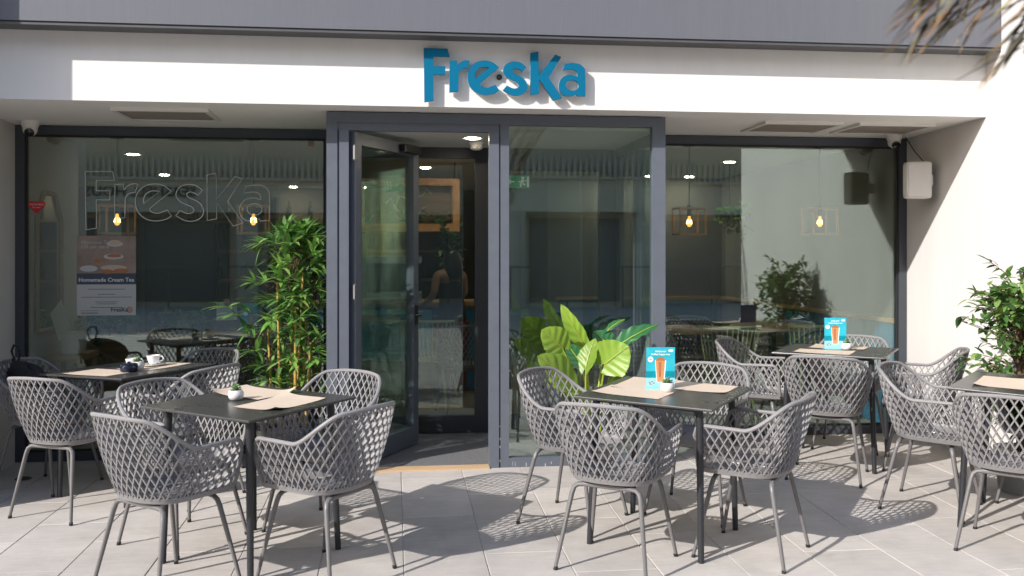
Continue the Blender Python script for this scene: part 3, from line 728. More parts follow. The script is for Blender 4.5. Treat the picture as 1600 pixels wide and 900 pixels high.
# --- drinks cards
def card(Mx, x, y, rz, label):
    t = empty('drinks_card'); W_, H_ = .148, .212
    B(-W_/2,W_/2,.0005,.003,0.004,H_).build('backing','navyblue',t)
    B(-W_/2,W_/2,-.001,.0004,H_*.42,H_).build('print_panel','cyan',t); B(-W_/2,W_/2,-.001,.0004,H_*.26,H_*.42-.0001).build('print_panel','cyan_d',t)
    B(-W_/2,W_/2,-.001,.0004,.004,H_*.26-.0001).build('print_panel','cyan_l',t)
    def flat(pts, m, nm, dy): 
        k = len(pts); MB().add([(a,-.0012-dy,b) for a,b in pts]+[(a,-.0009-dy,b) for a,b in pts],[tuple(range(k)),tuple(range(2*k-1,k-1,-1))]+[(i,(i+1)%k,k+(i+1)%k,k+i) for i in range(k)]).build(nm,m,t)
    flat([(-.029,.145),(.029,.145),(.020,.032),(-.020,.032)],'pwhite','printed_glass',0)
    flat([(-.0265,.143),(.0225,.143),(.0155,.034),(-.0165,.034)],'frappe','printed_drink',.0004)
    flat([(-.012,.138),(.004,.138),(.002,.06),(-.008,.06)],'frappe_d','printed_drink',.0008)
    flat([(.024*cos(a*pi/10),.143+.019*sin(a*pi/10)) for a in range(11)],'frappe_d','printed_foam',.0004)
    flat([(-.052+.0145*cos(a*pi/8),.150+.0145*sin(a*pi/8)) for a in range(16)],'pwhite','printed_badge',0)
    flat([(.052+.0135*cos(a*pi/8),.195+.0072*sin(a*pi/8)) for a in range(16)],'pwhite','printed_logo',0)
    flat([(-.059,.147),(-.045,.147),(-.045,.151),(-.059,.151)],'cyan_d','badge_mark',.0004)
    for (a,b) in ((-.055,.03),(-.043,.036),(-.034,.028),(-.05,.022)): flat([(a+.005*cos(k*pi/4),b+.004*sin(k*pi/4)) for k in range(8)],'frappe_d','printed_bean',0)
    for a in (.045,.056,.066): flat([(a,.010),(a+.005,.012),(a+.002,.034),(a-.002,.030)],'navyblue','printed_coral',0)
    text('card_lettering','Grab your',.0135,'pwhite',t,Matrix.Translation((.0,-.0013,.187))@FRONT,bold=.0003)
    text('card_lettering','Coffee Frappe now',.0125,'pwhite',t,Matrix.Translation((.0,-.0013,.172))@FRONT,bold=.0003)
    st = B(-W_/2-.002,W_/2+.002,-.035,.045,0,.003).build('stand_foot','cyan_l',t)
    put(t, Mx, x, y, rz, .7418); tag(t, label, 'menu card', 'blue drinks cards')
card(T2, .06,.05, radians(-54-4), 'blue coffee drinks card standing on the middle table')
card(T4, .07,.02, radians(-54-8), 'blue coffee drinks card standing on the table by the window corner')

# --- black bag over the chair in the shade
t = empty('shoulder_bag'); bx = MB(); rnd = random.Random(4); n, m_ = 18, 12
for j in range(m_+1):
    ph = pi*j/m_
    for k in range(n):
        a = 2*pi*k/n; sx = abs(cos(a))**.7*(1 if cos(a) >= 0 else -1); sy = abs(sin(a))**.7*(1 if sin(a) >= 0 else -1)
        wob = 1+.10*sin(3*a+j*.9)+.05*rnd.uniform(-1,1); r = sin(ph)**.55
        sag = 1-.25*(j/m_)
        bx.v.append((.20*sx*r*wob*sag, .055*sy*r*wob, -.095*cos(ph)*(1+.15*sin(2*a))))
for j in range(m_):
    for k in range(n): bx.f.append((j*n+k, j*n+(k+1)%n, (j+1)*n+(k+1)%n, (j+1)*n+k))
bx.build('bag_body','bag',t,smooth=True)
MB().tube([(-.13,0,.07),(-.17,.0,.13),(-.15,.0,.175),(-.11,.0,.18),(-.09,.0,.14),(-.10,.0,.08)],.007,8).build('strap','bag',t,smooth=True)
MB().tube([(-.12,.03,.02),(-.20,.03,.06),(-.205,.03,-.04),(-.17,.03,-.12)],.006,8).build('strap','bag',t,smooth=True)
t.location = on_y(44,592,6.24); t.rotation_euler = (radians(8),radians(14),radians(-35))
tag(t,'limp black fabric bag with strap loop hanging over a shaded chair','bag')

# ------------------------------------------------------------------ fittings on the building
def dome_camera(px, py, Y, rz, label):
    p = on_y(px,py,Y); zs = ZS+(ZSB-ZS)*(Y-YF)/(YW+.08-YF)
    t = empty('security_camera',(p.x,Y,zs))
    MB().lathe([(.001,0),(.060,0),(.060,-.012),(.056,-.030),(.050,-.045),(.001,-.045)],28).build('mount','camwhite',t,smooth=True)
    n, m_ = 24, 12; b = MB()
    for j in range(m_+1):
        for k in range(n):
            q = pi*j/m_; b.v.append((.047*sin(q)*cos(2*pi*k/n), .047*sin(q)*sin(2*pi*k/n), .047*cos(q)-.058))
    for j in range(m_):
        for k in range(n): b.f.append((j*n+k,j*n+(k+1)%n,(j+1)*n+(k+1)%n,(j+1)*n+k))
    ball = b.build('ball','camwhite',t,smooth=True)
    f = MB().lathe([(.001,.040),(.030,.040),(.031,.047),(.024,.050),(.001,.050)],24); o = f.build('lens','lens',ball,smooth=True)
    o.location = (0,0,-.058); o.rotation_euler = (radians(125),0,rz)
    tag(t,label,'camera','dome security cameras')
dome_camera(47,200,6.82,radians(12),'white dome security camera under the soffit above the shaded window')
dome_camera(1397,220,6.82,radians(-8),'white dome security camera under the soffit above the wall speaker')
t = empty('wall_speaker',(XR-.012,6.62,1.93), radians(-14))
B(-.092,.092,-.085,.03,-.135,.135).build('cabinet','camwhite',t,bevel=.028)
B(-.078,.078,-.091,-.0845,-.120,.120).build('grille','grille',t,bevel=.003)
B(.060,.120,.0,.05,-.04,.04).build('bracket','camwhite',t,bevel=.004)
pz = on_y(1426,279,6.55); t.location = (XR-.155, 6.60, pz.z-.01)
MB().tube([(.06,.03,.14),(.02,.10,.22),(-.02,.2,.34)],.004,6).build('cable','black',t)
tag(t,'white wall speaker with rounded grille on the cream side wall','speaker')

# --- notices on the glass
def sticker(name, px0, py0, px1, py1, m, label, Y=YW+.0312):
    a = on_y(px0,py0,Y); b = on_y(px1,py1,Y)
    t = empty(name,((a.x+b.x)/2,Y,(a.z+b.z)/2)); W_, H_ = b.x-a.x, a.z-b.z
    return t, W_, H_
t, W_, H_ = sticker('cream_tea_poster',120,368.5,212.5,492.5,None,None)
B(-W_/2,W_/2,0,.0012,-H_/2,H_/2).build('sheet','poster_w',t); B(-W_/2,W_/2,-.0008,-.0001,H_*.5-H_*.47,H_/2).build('photo','poster_p',t)
B(-W_/2,W_/2,-.0009,-.0001,H_*.5-H_*.61,H_*.5-H_*.4705).build('title_band','poster_n',t)
def ell(t, cx, cz, rx, rz, m, nm, y=-.0016):
    MB().add([(cx+rx*cos(k*pi/10),y,cz+rz*sin(k*pi/10)) for k in range(20)]+[(cx+rx*cos(k*pi/10),y+.0005,cz+rz*sin(k*pi/10)) for k in range(20)],[tuple(range(20)),tuple(range(39,19,-1))]+[(i,(i+1)%20,20+(i+1)%20,20+i) for i in range(20)]).build(nm,m,t)
for (cx,cz,rx,rz,m,dy) in ((.14,.40,.14,.035,'poster_w',0),(.14,.415,.11,.035,'paper',.0006),(.12,.24,.17,.035,'poster_w',0),(.13,.25,.12,.022,'frappe_d',.0006),(-.12,.19,.10,.025,'frappe_d',0),(.12,.10,.22,.035,'paper',0),(.02,.05,.10,.03,'frappe_d',.0006),(-.30,.09,.15,.04,'poster_w',0),(.25,.06,.13,.03,'frappe_d',.0006)):
    ell(t, cx*W_, cz*H_, rx*W_, rz*H_, m, 'printed_food', -.0016-dy)
tx = lambda s, x, z, sz, m, al='CENTER', b=0.0: text('poster_lettering',s,sz,m,t,Matrix.Translation((x*W_,-.0030,z*H_))@FRONT,al,.0002,b)
tx('Afternoon Tea',-.43,.40,.034,'poster_w','LEFT'); tx('£25 per stand',-.43,.345,.034,'poster_w','LEFT'); tx('Homemade Cream Tea',0,-.075,.039,'pwhite',b=.0004)
for k,(z,wd) in enumerate(((-.17,.62),(-.235,.30),(-.27,.85),(-.33,.38),(-.355,.32),(-.40,.55))): B(-wd*W_/2,wd*W_/2,-.0006,-.0001,z*H_-.002,z*H_+.002).build('printed_line','poster_t',t)
for z in (-.44,-.465,-.49+.015): B(-.43*W_,-.14*W_,-.0006,-.0001,z*H_-.0015,z*H_+.0015).build('printed_line','poster_t',t)
tx('FresKa',.22,-.452,.042,'poster_n',b=.0006); ell(t,.39*W_,-.43*H_,.05*W_,.038*H_,'poster_o','printed_logo'); ell(t,.39*W_,-.43*H_,.036*W_,.027*H_,'paper','printed_logo',-.0024); tx('f3',.388,-.445,.022,'poster_o')
tag(t,'paper tea poster with food photo and navy title band on the shaded window','poster')
t, W_, H_ = sticker('clipboard_notice',337,470,371,512,None,None,YW+.07)
B(-W_/2,W_/2,.002,.008,-H_/2,H_/2).build('board','cork',t); B(-W_/2+.006,W_/2-.003,0,.0018,-H_*.22,H_*.45).build('sheet','poster_w',t)
B(-.02,.02,-.008,.002,H_*.44,H_*.56).build('clip','wood',t,bevel=.003)
text('notice_lettering','FresKa',.046,'poster_n',t,Matrix.Translation((0,-.0008,H_*.30))@FRONT,'CENTER',.0002,.0012)
for z in (.2,.12,.05,-.03,-.1,-.16): B(-W_*.34,W_*.34,-.0006,-.0001,z*H_-.0015,z*H_+.0015).build('printed_line','poster_t',t)
tag(t,'small clipboard notice with white sheet standing behind the window beside the bamboo','notice')
t, W_, H_ = sticker('teal_flyer',376,474,402,517,None,None,YW+.07)
B(-W_/2,W_/2,0,.002,-H_/2,H_/2).build('sheet','cyan_d',t); ell(t,-.2*W_,.12*H_,.14*W_,.075*H_,'pwhite','printed_badge',-.001); ell(t,.15*W_,-.1*H_,.14*W_,.24*H_,'frappe_d','printed_drink',-.001)
tag(t,'small teal flyer behind the window partly covered by bamboo leaves','flyer')
t, W_, H_ = sticker('red_sticker',42,314,72,334,None,None)
pts = [(-.5,.25),(-.38,.48),(.38,.48),(.5,.25),(.2,-.25),(0,-.5),(-.2,-.25)]
MB().add([(a*W_,0,b*H_) for a,b in pts]+[(a*W_,.001,b*H_) for a,b in pts],[tuple(range(7)),tuple(range(13,6,-1))]+[(i,(i+1)%7,7+(i+1)%7,7+i) for i in range(7)]).build('sheet','red',t)
text('sticker_lettering',"You're here",.020,'pwhite',t,Matrix.Translation((0,-.0008,.015*1))@FRONT,'CENTER',.0002); text('sticker_lettering','for taste',.015,'pwhite',t,Matrix.Translation((0,-.0008,-.004))@FRONT,'CENTER',.0002)
tag(t,'red shield shaped sticker at the edge of the shaded window','sticker')
t, W_, H_ = sticker('yellow_sticker',480,217.5,492,230,None,None)
B(-W_/2,W_/2,0,.001,-H_/2,H_/2).build('sheet','paper',t)
for z in (.3,.1,-.1,-.3): B(-W_*.36,W_*.36,-.0006,-.0001,z*H_-.003,z*H_+.003).build('printed_line','poster_t',t)
tag(t,'tiny yellowed paper label in the top corner of the shaded window','sticker')

# ------------------------------------------------------------------ plants on the terrace
def leafblade(mb, p, d, up, L, W, droop=.3, segs=4, fold=.18):
    d = d.normalized(); s = d.cross(up)
    if s.length < 1e-3: s = Vector((1,0,0))
    s.normalize(); n = s.cross(d).normalized(); vs = []; fs = []
    for i in range(segs+1):
        t = i/segs; wv = W*(sin(pi*min(1,t**.75*.97+.03))**.8)/2
        c = p+d*L*t-n*(droop*L*t*t)
        vs += [c-s*wv+n*wv*fold, c, c+s*wv+n*wv*fold]
    for i in range(segs):
        a = i*3; fs += [(a,a+1,a+4,a+3),(a+1,a+2,a+5,a+4)]
    mb.add(vs, fs)
# bamboo
rb = random.Random(11); bp = Vector((-.72,6.58,ground(-.72,6.58)))
bam = tag(empty('bamboo_plant', bp), 'tall leafy bamboo with golden canes standing in front of the window', 'plant')
MB().lathe([(.001,0),(.13,0),(.16,.20),(.168,.24),(.168,.26),(.15,.26),(.145,.235),(.001,.235)],28).build('pot','potgrey',bam,smooth=True)
MB().lathe([(.001,.236),(.144,.236),(.12,.245),(.001,.25)],20).build('soil','soil',bam)
lv = MB(); tw = MB()
canes = [(-.03,-.05,1.22),(.06,-.02,1.28),(.02,.05,1.05),(.10,.04,1.15),(-.09,.03,.95),(.13,-.05,.82),(.065,-.07,1.05)]
def cluster(c, out, n, L):
    for k in range(n):
        a = rb.uniform(0,2*pi); dv_ = (out*.9+Vector((cos(a),sin(a),0))*.75+Vector((0,0,rb.uniform(-.5,.7)))).normalized()
        leafblade(lv, c+dv_*.01, dv_, Vector((0,0,1)), L*rb.uniform(.7,1.15), rb.uniform(.022,.033), rb.uniform(.1,.5))
for (cx,cy,ht) in canes:
    pts = []; rs = []; tp = Vector((cx*1.5+rb.uniform(-.03,.03), cy*1.5+rb.uniform(-.03,.03), ht))
    nn = int(ht/.05)
    for i in range(nn+1):
        t = i/nn; p = Vector((cx,cy,.22)).lerp(tp,t); pts.append(p); rs.append((.0125-.005*t)*(1.12 if i % 2 == 0 else .95))
    MB().tube(pts, rs, 9).build('cane','bamboo',bam,smooth=True)
for k in range(128):
    cx,cy,ht = rb.choice(canes); z = rb.uniform(.40,1.50)**.9*1.08
    a = rb.uniform(0,2*pi); out = Vector((cos(a),sin(a),rb.uniform(.1,.6)))
    R = rb.uniform(.05,.20)*(1.0 if z < 1.0 else .8)
    if cos(a) < -.3: R *= .75
    c0 = Vector((cx*1.3,cy*1.3,z-.08)); c1 = c0+out*R; tw.tube([c0,c0.lerp(c1,.5)+Vector((0,0,.02)),c1],.0022,5)
    if c1.x > .24: c1.x = .24-rb.uniform(0,.06)
    if c1.y > .30: c1.y = .30
    cluster(c1, out, rb.randint(6,9), .145)
c0 = Vector((-.03,-.03,.75)); c1 = Vector((-.36,-.10,1.06)); tw.tube([c0,c0.lerp(c1,.5)+Vector((0,0,-.01)),c1],.003,5)
for q in (.55,.8,1.0): cluster(c0.lerp(c1,q), Vector((-.5,-.1,.2)), 8, .15)
for k in range(16):
    a = rb.uniform(0,2*pi); c1 = Vector((.02+.09*cos(a), .0+.09*sin(a), rb.uniform(1.42,1.58))); tw.tube([Vector((.03,0,1.15)),c1],.0025,5); cluster(c1, Vector((cos(a)*.4,sin(a)*.4,.9)), 8, .14)
tw.build('twigs','twig',bam); o = lv.build('foliage','bleaf',bam,smooth=True); o['kind'] = 'stuff'
# elephant ear plant
ra = random.Random(5); YA = 5.86; ap = on_y(924,690,YA); ap.z = ground(ap.x,ap.y)
ala = tag(empty('elephant_ear_plant', ap), 'elephant ear plant with big heart shaped leaves in front of the entrance pane', 'plant')
MB().lathe([(.001,0),(.10,0),(.13,.18),(.135,.22),(.12,.22),(.117,.20),(.001,.20)],28).build('pot','potgrey',ala,smooth=True)
MB().lathe([(.001,.201),(.117,.201),(.1,.21),(.001,.212)],20).build('soil','soil',ala)
def cr(cx, cy): return 830+cx/4.738, 470+cy/4.738
def big_leaf(base, tip, nrm, W, m, cup_=.12):
    d = tip-base; L = d.length; d.normalize(); s = d.cross(nrm).normalized(); n = s.cross(d).normalized()
    mb = MB(); NR, NA = 20, 12; vs = []
    for i in range(NR+1):
        t = i/NR; wv = W*.5*(min(1,((t+.02)*3.2))**.6)*max(0.0,(1-t**2.6))**.75
        back = .16*L*max(0,1-t*4.5)
        for k in range(-NA,NA+1):
            q = k/NA; pl = .018*L*(cos(pi*((t*8.5-abs(q)*2.6)))) * (1-abs(q)*.2)*(.3+abs(q))*min(1,4*(1-t))
            p = base+d*(L*t-back*abs(q)**1.5*1.6-L*.03*abs(q))+s*wv*q*(1+.03*sin(9*t*6+k))+n*(cup_*L*(abs(q)**1.6)*.7*sin(pi*min(1,t+.1))-.16*L*t*t+pl)
            vs.append(p)
    C = 2*NA+1; fs = []
    for i in range(NR):
        for k in range(C-1): a = i*C+k; fs.append((a,a+1,a+C+1,a+C))
    mb.add(vs, fs)
    o = mb.build('leaf', m, None, smooth=True); o.parent = ala; o.location = -Vector(ap)
    mid = MB(); mid.tube([base+n*.002, base+d*L*.35+n*(-.02*L+.003), base+d*L*.7+n*(-.078*L+.003), base+d*L*.95+n*(-.144*L+.002)],[.0042,.0035,.0025,.001],6)
    r = mid.build('midrib','astem',None,smooth=True); r.parent = o
    st = MB(); root = Vector((ap.x+ra.uniform(-.04,.04), ap.y+ra.uniform(-.03,.03), ap.z+.20)); mid_ = root.lerp(base,.55)+Vector((0,0,.06))
    st.tube([root, root.lerp(mid_,.5)+Vector((0,0,.02)), mid_, base],[.010,.0085,.0065,.0045],8); so_ = st.build('stem','astem',None,smooth=True); so_.parent = ala; so_.location = -Vector(ap)
for (b, tp_, dy0, dy1, nr, W, m) in (
    ((392,318),(212,38),.02,-.02,(-.45,-.85,.15),.118,'aleaf'), ((232,352),(95,215),-.06,-.13,(-.25,-.85,.45),.215,'aleaf'),
    ((285,600),(85,395),-.10,-.22,(-.1,-.75,.65),.235,'aleaf'), ((405,490),(455,265),-.08,-.06,(-.75,-.65,.1),.15,'aleaf'),
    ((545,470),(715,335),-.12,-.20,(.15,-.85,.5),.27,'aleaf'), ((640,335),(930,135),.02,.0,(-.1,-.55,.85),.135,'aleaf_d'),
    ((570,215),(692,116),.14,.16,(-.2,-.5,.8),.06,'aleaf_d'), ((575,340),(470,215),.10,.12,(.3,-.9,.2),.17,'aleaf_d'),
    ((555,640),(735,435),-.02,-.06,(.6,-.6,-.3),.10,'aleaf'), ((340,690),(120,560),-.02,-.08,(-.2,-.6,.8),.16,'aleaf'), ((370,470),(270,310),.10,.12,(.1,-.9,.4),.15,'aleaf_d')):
    big_leaf(on_y(*cr(*b),YA+dy0), on_y(*cr(*tp_),YA+dy1), Vector(nr).normalized(), W, m)
# ficus by the sunlit wall
rf = random.Random(21); fp = Vector((3.70,5.30,ground(3.70,5.30)))
fic = tag(empty('ficus_tree', fp), 'small leafy ficus tree in a planter against the sunlit cream wall', 'plant')
MB().lathe([(.001,0),(.12,0),(.145,.22),(.15,.26),(.135,.26),(.13,.24),(.001,.24)],28).build('pot','potgrey',fic,smooth=True)
trk = MB(); trk.tube([(0,0,.2),(.015,.01,.45),(-.01,0,.75),(.0,.01,1.15)],[.018,.016,.012,.006],8); trk.tube([(.02,0,.2),(-.02,.02,.5),(.03,-.02,.85)],[.014,.012,.006],8)
fl = MB()
for k in range(170):
    z = rf.uniform(.42,1.30); prof = sin(pi*min(1,max(.08,(z-.36)/1.06)))**.6; a = rf.uniform(0,2*pi); R = .34*prof*rf.uniform(.45,1.0)
    c0 = Vector((rf.uniform(-.02,.02),rf.uniform(-.02,.02),z-.12)); c1 = Vector((R*cos(a), R*sin(a), z+rf.uniform(-.05,.08)))
    if c1.x > .20: c1.x = .20
    trk.tube([c0,c0.lerp(c1,.5)+Vector((0,0,.03)),c1],[.005,.003,.0015],5)
    for q in range(9):
        t = .35+.65*q/8; p = c0.lerp(c1,t)+Vector((0,0,.03*sin(pi*t))); od = (c1-c0).normalized()
        dv_ = (od*.6+Vector((rf.uniform(-1,1),rf.uniform(-1,1),rf.uniform(-.9,.5)))).normalized()
        leafblade(fl, p, dv_, Vector((rf.uniform(-.4,.4),rf.uniform(-.4,.4),1)).normalized(), rf.uniform(.055,.085), rf.uniform(.028,.040), rf.uniform(.05,.35), 4, .25)
trk.build('trunk','twig',fic,smooth=True); o = fl.build('crown','fleaf',fic,smooth=True); o['kind'] = 'stuff'
# palm whose frond hangs into the top corner
rp = random.Random(3); pb = Vector((4.8,1.8,-.02))
plm = tag(empty('palm_tree', pb), 'blurred dry palm fronds hanging into the top corner in front of the facade', 'palm')
pts = []; rs = []
for i in range(24): pts.append((.02*sin(i*.5),.02*cos(i*.4),4.5*i/23)); rs.append(.13*(1.10 if i % 2 else .95)-.02*i/23)
MB().tube(pts,rs,14).build('trunk','bark',plm,smooth=True)
def frond(p0, p1, p2, nl, LL, seedv, st=.25, sweep=0.0):
    r_ = random.Random(seedv); mb = MB(); P = [p0*(1-t)**2+p1*2*t*(1-t)+p2*t*t for t in [i/16 for i in range(17)]]
    mb.tube(P,[.012-.010*i/16 for i in range(17)],6)
    for k in range(nl):
        t = st+(1-st)*k/nl; i = min(15,int(t*16)); p = P[i].lerp(P[i+1],t*16-i); tg = (P[i+1]-P[i]).normalized()
        for sd in (-1,1):
            s = tg.cross(Vector((0,0,1))).normalized()*sd
            dv_ = (Vector((-1,.12,-.25))*sweep*r_.uniform(.6,1.3)+tg*r_.uniform(.9,1.2)*(1-.55*sweep)+s*r_.uniform(.1,.4)+Vector((0,0,r_.uniform(-.45,.25)))).normalized()
            leafblade(mb, p, dv_, Vector((0,0,1)), LL*r_.uniform(.7,1.1)*(1-.25*t), r_.uniform(.010,.017), r_.uniform(.0,.22), 5, .5)
    o = mb.build('frond','palm',plm); return o
top = Vector((0,0,4.5))
for k in range(9):
    a = radians(-150+k*38); dv_ = Vector((cos(a),sin(a),0)); 
    if k in (6, 7, 8): dv_ = dv_*.75
    frond(top, top+dv_*.5+Vector((0,0,.55)), top+dv_*1.05+Vector((0,0,.1+.1*(k%3))), 26, .34, k)
def cw(px, py, d): 
    a, b, c = ray(px, py); return Vector((a*d, b*d, EYE+c*d))-pb
frond(top, cw(1850,-1700,1.9), cw(1458,40,1.75), 120, .20, 77, .62, 1)
frond(top, cw(1950,-1800,2.1), cw(1505,34,1.95), 120, .22, 79, .62, 1)
frond(top, cw(2000,-1500,2.0), cw(1600,84,1.85), 90, .22, 78, .62, 1)
frond(top, cw(1900,-1800,2.3), cw(1550,14,2.1), 100, .26, 80, .62, 1)

# ------------------------------------------------------------------ inside the cafe
def lamp(px, pyc, Y, label):
    p = on_y(px,pyc,Y); t = empty('pendant_lamp',(p.x,Y,2.345)); zc = p.z-2.345
    MB().lathe([(.001,0),(.05,0),(.05,-.025),(.001,-.025)],20).build('ceiling_rose','black',t)
    MB().tube([(0,0,-.02),(0,0,zc+.10)],.0045,6).build('flex','black',t)
    MB().tube([(0,0,zc+.13),(0,0,zc+.045)],.018,12).build('lamp_holder','black',t)
    h = .105; b = .0075; f = MB()
    for sx in (-1,1):
        for sy in (-1,1):
            f.box(sx*h-b,sx*h+b,sy*h-b,sy*h+b,zc-h+b,zc+h-b)
    for sz in (-1,1):
        for s in (-1,1):
            f.box(-h-b,h+b,s*h-b,s*h+b,zc+sz*h-b,zc+sz*h+b); f.box(s*h-b,s*h+b,-h+b,h-b,zc+sz*h-b,zc+sz*h+b)
    f.box(-h+b,h-b,-.01,.01,zc+h-b*.8,zc+h+b*.8)
    f.build('timber_cage','copper',t)
    bl = MB().lathe([(.001,.045),(.010,.042),(.013,.02),(.021,-.015),(.020,-.03),(.010,-.043),(.001,-.045)],18); o = bl.build('bulb','bulb',t,smooth=True); o.location = (0,0,zc)
    fm = MB()
    for k in range(6): a = k*pi/3; fm.tube([(.0165*cos(a),.0165*sin(a),.012),(.0225*cos(a),.0225*sin(a),-.02)],.0012,5)
    o = fm.build('filament','filament',t); o.location = (0,0,zc)
    tag(t,label,'lamp','caged pendant lamps')
lamp(183,343,7.62,'caged pendant lamp behind the first letter of the window lettering'); lamp(396,343,7.62,'caged pendant lamp above the bamboo behind the window lettering')
lamp(1077,346,7.62,'copper caged pendant lamp just beside the entrance in the sunny window'); lamp(1281,346,7.62,'caged pendant lamp in front of the reflected bright wall')
dl_mesh = None; k = 0
for px, py in ((208,241),(257,273),(458,292),(572,293),(572,312),(572,328),(665,262),(1077,282),(1140,253),(1015,303),(955,320),(1005,330),(1090,300),(1230,262),(720,245)):
    d = (2.342-EYE)*F_PX/(PY0-py); a, b, c = ray(px,py); X, Y = a*d, b*d
    if Y > 13.4: X, Y = X*13.2/Y, 13.2
    if X > XR-.1: continue
    if 1.85 < X and Y > 11.1: X, Y = X*10.9/Y, 10.9
    if k == 0:
        dn = empty('downlight'); MB().lathe([(.001,-.010),(.045,-.008),(.060,-.0005),(.001,-.0003)],20).build('lens','down',dn); r_ = MB().lathe([(.061,0),(.076,0),(.075,-.006),(.062,-.004)],20); r_.build('bezel','camwhite',dn)
        o = dn
    else: o = copy_tree(dn)
    o.location = (X,Y,2.3445); tag(o,'small round lit downlight in the cafe ceiling','downlight','ceiling downlights'); k += 1
o = copy_tree(dn); o.location = (0.55,6.75,2.2615); tag(o,'lit downlight in the low ceiling of the entrance lobby','downlight')
t = empty('smoke_detector',(0.60,7.05,2.262)); MB().lathe([(.001,0),(.055,0),(.055,-.012),(.045,-.018),(.045,-.045),(.03,-.055),(.001,-.055)],24).build('body','camwhite',t,smooth=True)
r_ = MB()
for k in range(8): a = k*pi/4; r_.box(.040*cos(a)-.006,.040*cos(a)+.006,.040*sin(a)-.006,.040*sin(a)+.006,-.042,-.036)
r_.build('sensor_slots','black',t); tag(t,'white smoke detector under the entrance lobby ceiling','detector')
# exit sign behind the fixed pane
p = on_y(808,284,7.36); t = empty('exit_sign', p); B(-.10,.10,0,.02,-.05,.05).build('panel','exitg',t,bevel=.002)
g = MB(); g.lathe([(.001,0),(.011,0),(.011,.002),(.001,.002)],12); h_ = g.build('pictogram_head','pwhite',t); h_.rotation_euler = (pi/2,0,0); h_.location = (.045,-.0005,.028)
r_ = MB(); r_.box(.03,.05,-.002,0,-.012,.016); r_.box(.05,.07,-.002,0,.004,.012); r_.box(.012,.03,-.002,0,-.004,.004); r_.box(.022,.034,-.002,0,-.04,-.012); r_.box(.044,.064,-.002,0,-.026,-.014); r_.box(-.07,-.02,-.002,0,-.004,.004); r_.add([(-.075,-.002,0),(-.05,-.002,.018),(-.05,-.002,-.018)],[(0,1,2)]); r_.box(.076,.092,-.002,0,-.04,.04)
r_.build('pictogram','pwhite',t); tag(t,'green running figure exit sign inside the entrance lobby','sign')
# sideboard with plants behind the shaded window
t = empty('sideboard',(-1.5,8.4,FL)); B(-1.05,1.0,-.2,.2,.66,.71).build('top','wood',t,bevel=.004); B(-1.03,.98,-.18,.18,.0,.66).build('body','dwood',t)
for k in range(4): B(-1.01+.5*k,-.53+.5*k,-.192,-.1805,.03,.64).build('door','dwood',t)
tag(t,'long wooden sideboard with pale top behind the shaded window','sideboard')
def ivy(X, Y, Z, seedv, label, spread=.22, hang=.32, n=26):
    r_ = random.Random(seedv); t = empty('trailing_plant',(X,Y,Z))
    MB().lathe([(.001,0),(.06,0),(.075,.11),(.08,.12),(.068,.12),(.001,.10)],20).build('pot','potwhite',t,smooth=True)
    mb = MB()
    for k in range(n):
        a = r_.uniform(0,2*pi); R = r_.uniform(.06,spread); hg = r_.uniform(-.12,hang) if k % 3 else -r_.uniform(.02,.18)
        P = [Vector((0,0,.11)), Vector((R*.6*cos(a),R*.5*sin(a)-.03,.19)), Vector((R*cos(a),R*.6*sin(a)-.1,.10-hg*.5)), Vector((R*1.05*cos(a),R*.6*sin(a)-.16,.08-hg))]
        for i in range(3):
            for q in range(5):
                p = P[i].lerp(P[i+1],q/5); dv_ = Vector((r_.uniform(-1,1),r_.uniform(-1,.3),r_.uniform(-.8,.4))).normalized()
                leafblade(mb,p,dv_,Vector((0,-.5,1)),r_.uniform(.035,.06),r_.uniform(.025,.04),.2,3,.2)
    o = mb.build('foliage','ileaf',t,smooth=True); o['kind'] = 'stuff'; tag(t,label,'plant','trailing houseplants')
p = on_y(290,520,8.35); ivy(p.x,8.32,.766,1,'trailing ivy in a pale pot in the middle of the sideboard',.24,.30,34)
p = on_y(150,520,8.35); ivy(p.x,8.32,.766,2,'trailing ivy spilling down below the tea poster',.2,.42,30)
p = on_y(200,520,8.35); ivy(p.x,8.36,.766,3,'short trailing plant between two ivies on the sideboard',.15,.1,18)
# dark screen on a partition, and pale column beside it
t = empty('display_screen',(on_y(268,430,10).x,10.4,1.15)); B(-.34,.34,0,.05,-.60,.60).build('panel','tv',t,bevel=.006); B(-.37,.37,.051,.09,-.63,.63).build('surround','black',t); B(-.03,.03,.02,.08,-1.095,-.6301).build('post','black',t)
tag(t,'tall dark glossy display screen deep inside behind the poster','screen')
# mirror with timber frame on the side wall
t = empty('wall_mirror',(XL+.006,7.62,1.42)); pr = [(-.26,-.55),(.26,-.55),(.26,.28),(.12,.48),(-.12,.48),(-.26,.28)]
MB().add([(.004,a,b) for a,b in pr],[tuple(range(6))]).build('glass','mirror',t)
f = MB()
for i in range(6):
    a, b = pr[i], pr[(i+1)%6]; f.tube([(.012,a[0],a[1]),(.012,b[0],b[1])],.018,4)
f.build('timber_frame','wood',t); tag(t,'six sided mirror in a timber frame on the pale interior wall','mirror')
t = empty('white_planter_box',(-2.42,7.42,FL)); B(-.14,.14,-.02,.40,.60,.64).build('shelf','wood',t); B(-.13,-.10,0,.03,0,.60).build('leg','wood',t); B(.10,.13,0,.03,0,.60).build('leg','wood',t); B(-.13,-.10,.35,.38,0,.60).build('leg','wood',t); B(.10,.13,.35,.38,0,.60).build('leg','wood',t)
tag(t,'pale wooden stool table against the interior wall behind the shaded window','table')
t = empty('white_bucket',(-2.40,7.58,FL+.641)); MB().lathe([(.001,0),(.085,0),(.105,.15),(.11,.155),(.098,.155),(.08,.01),(.001,.01)],24).build('tub','ceramic',t,smooth=True)
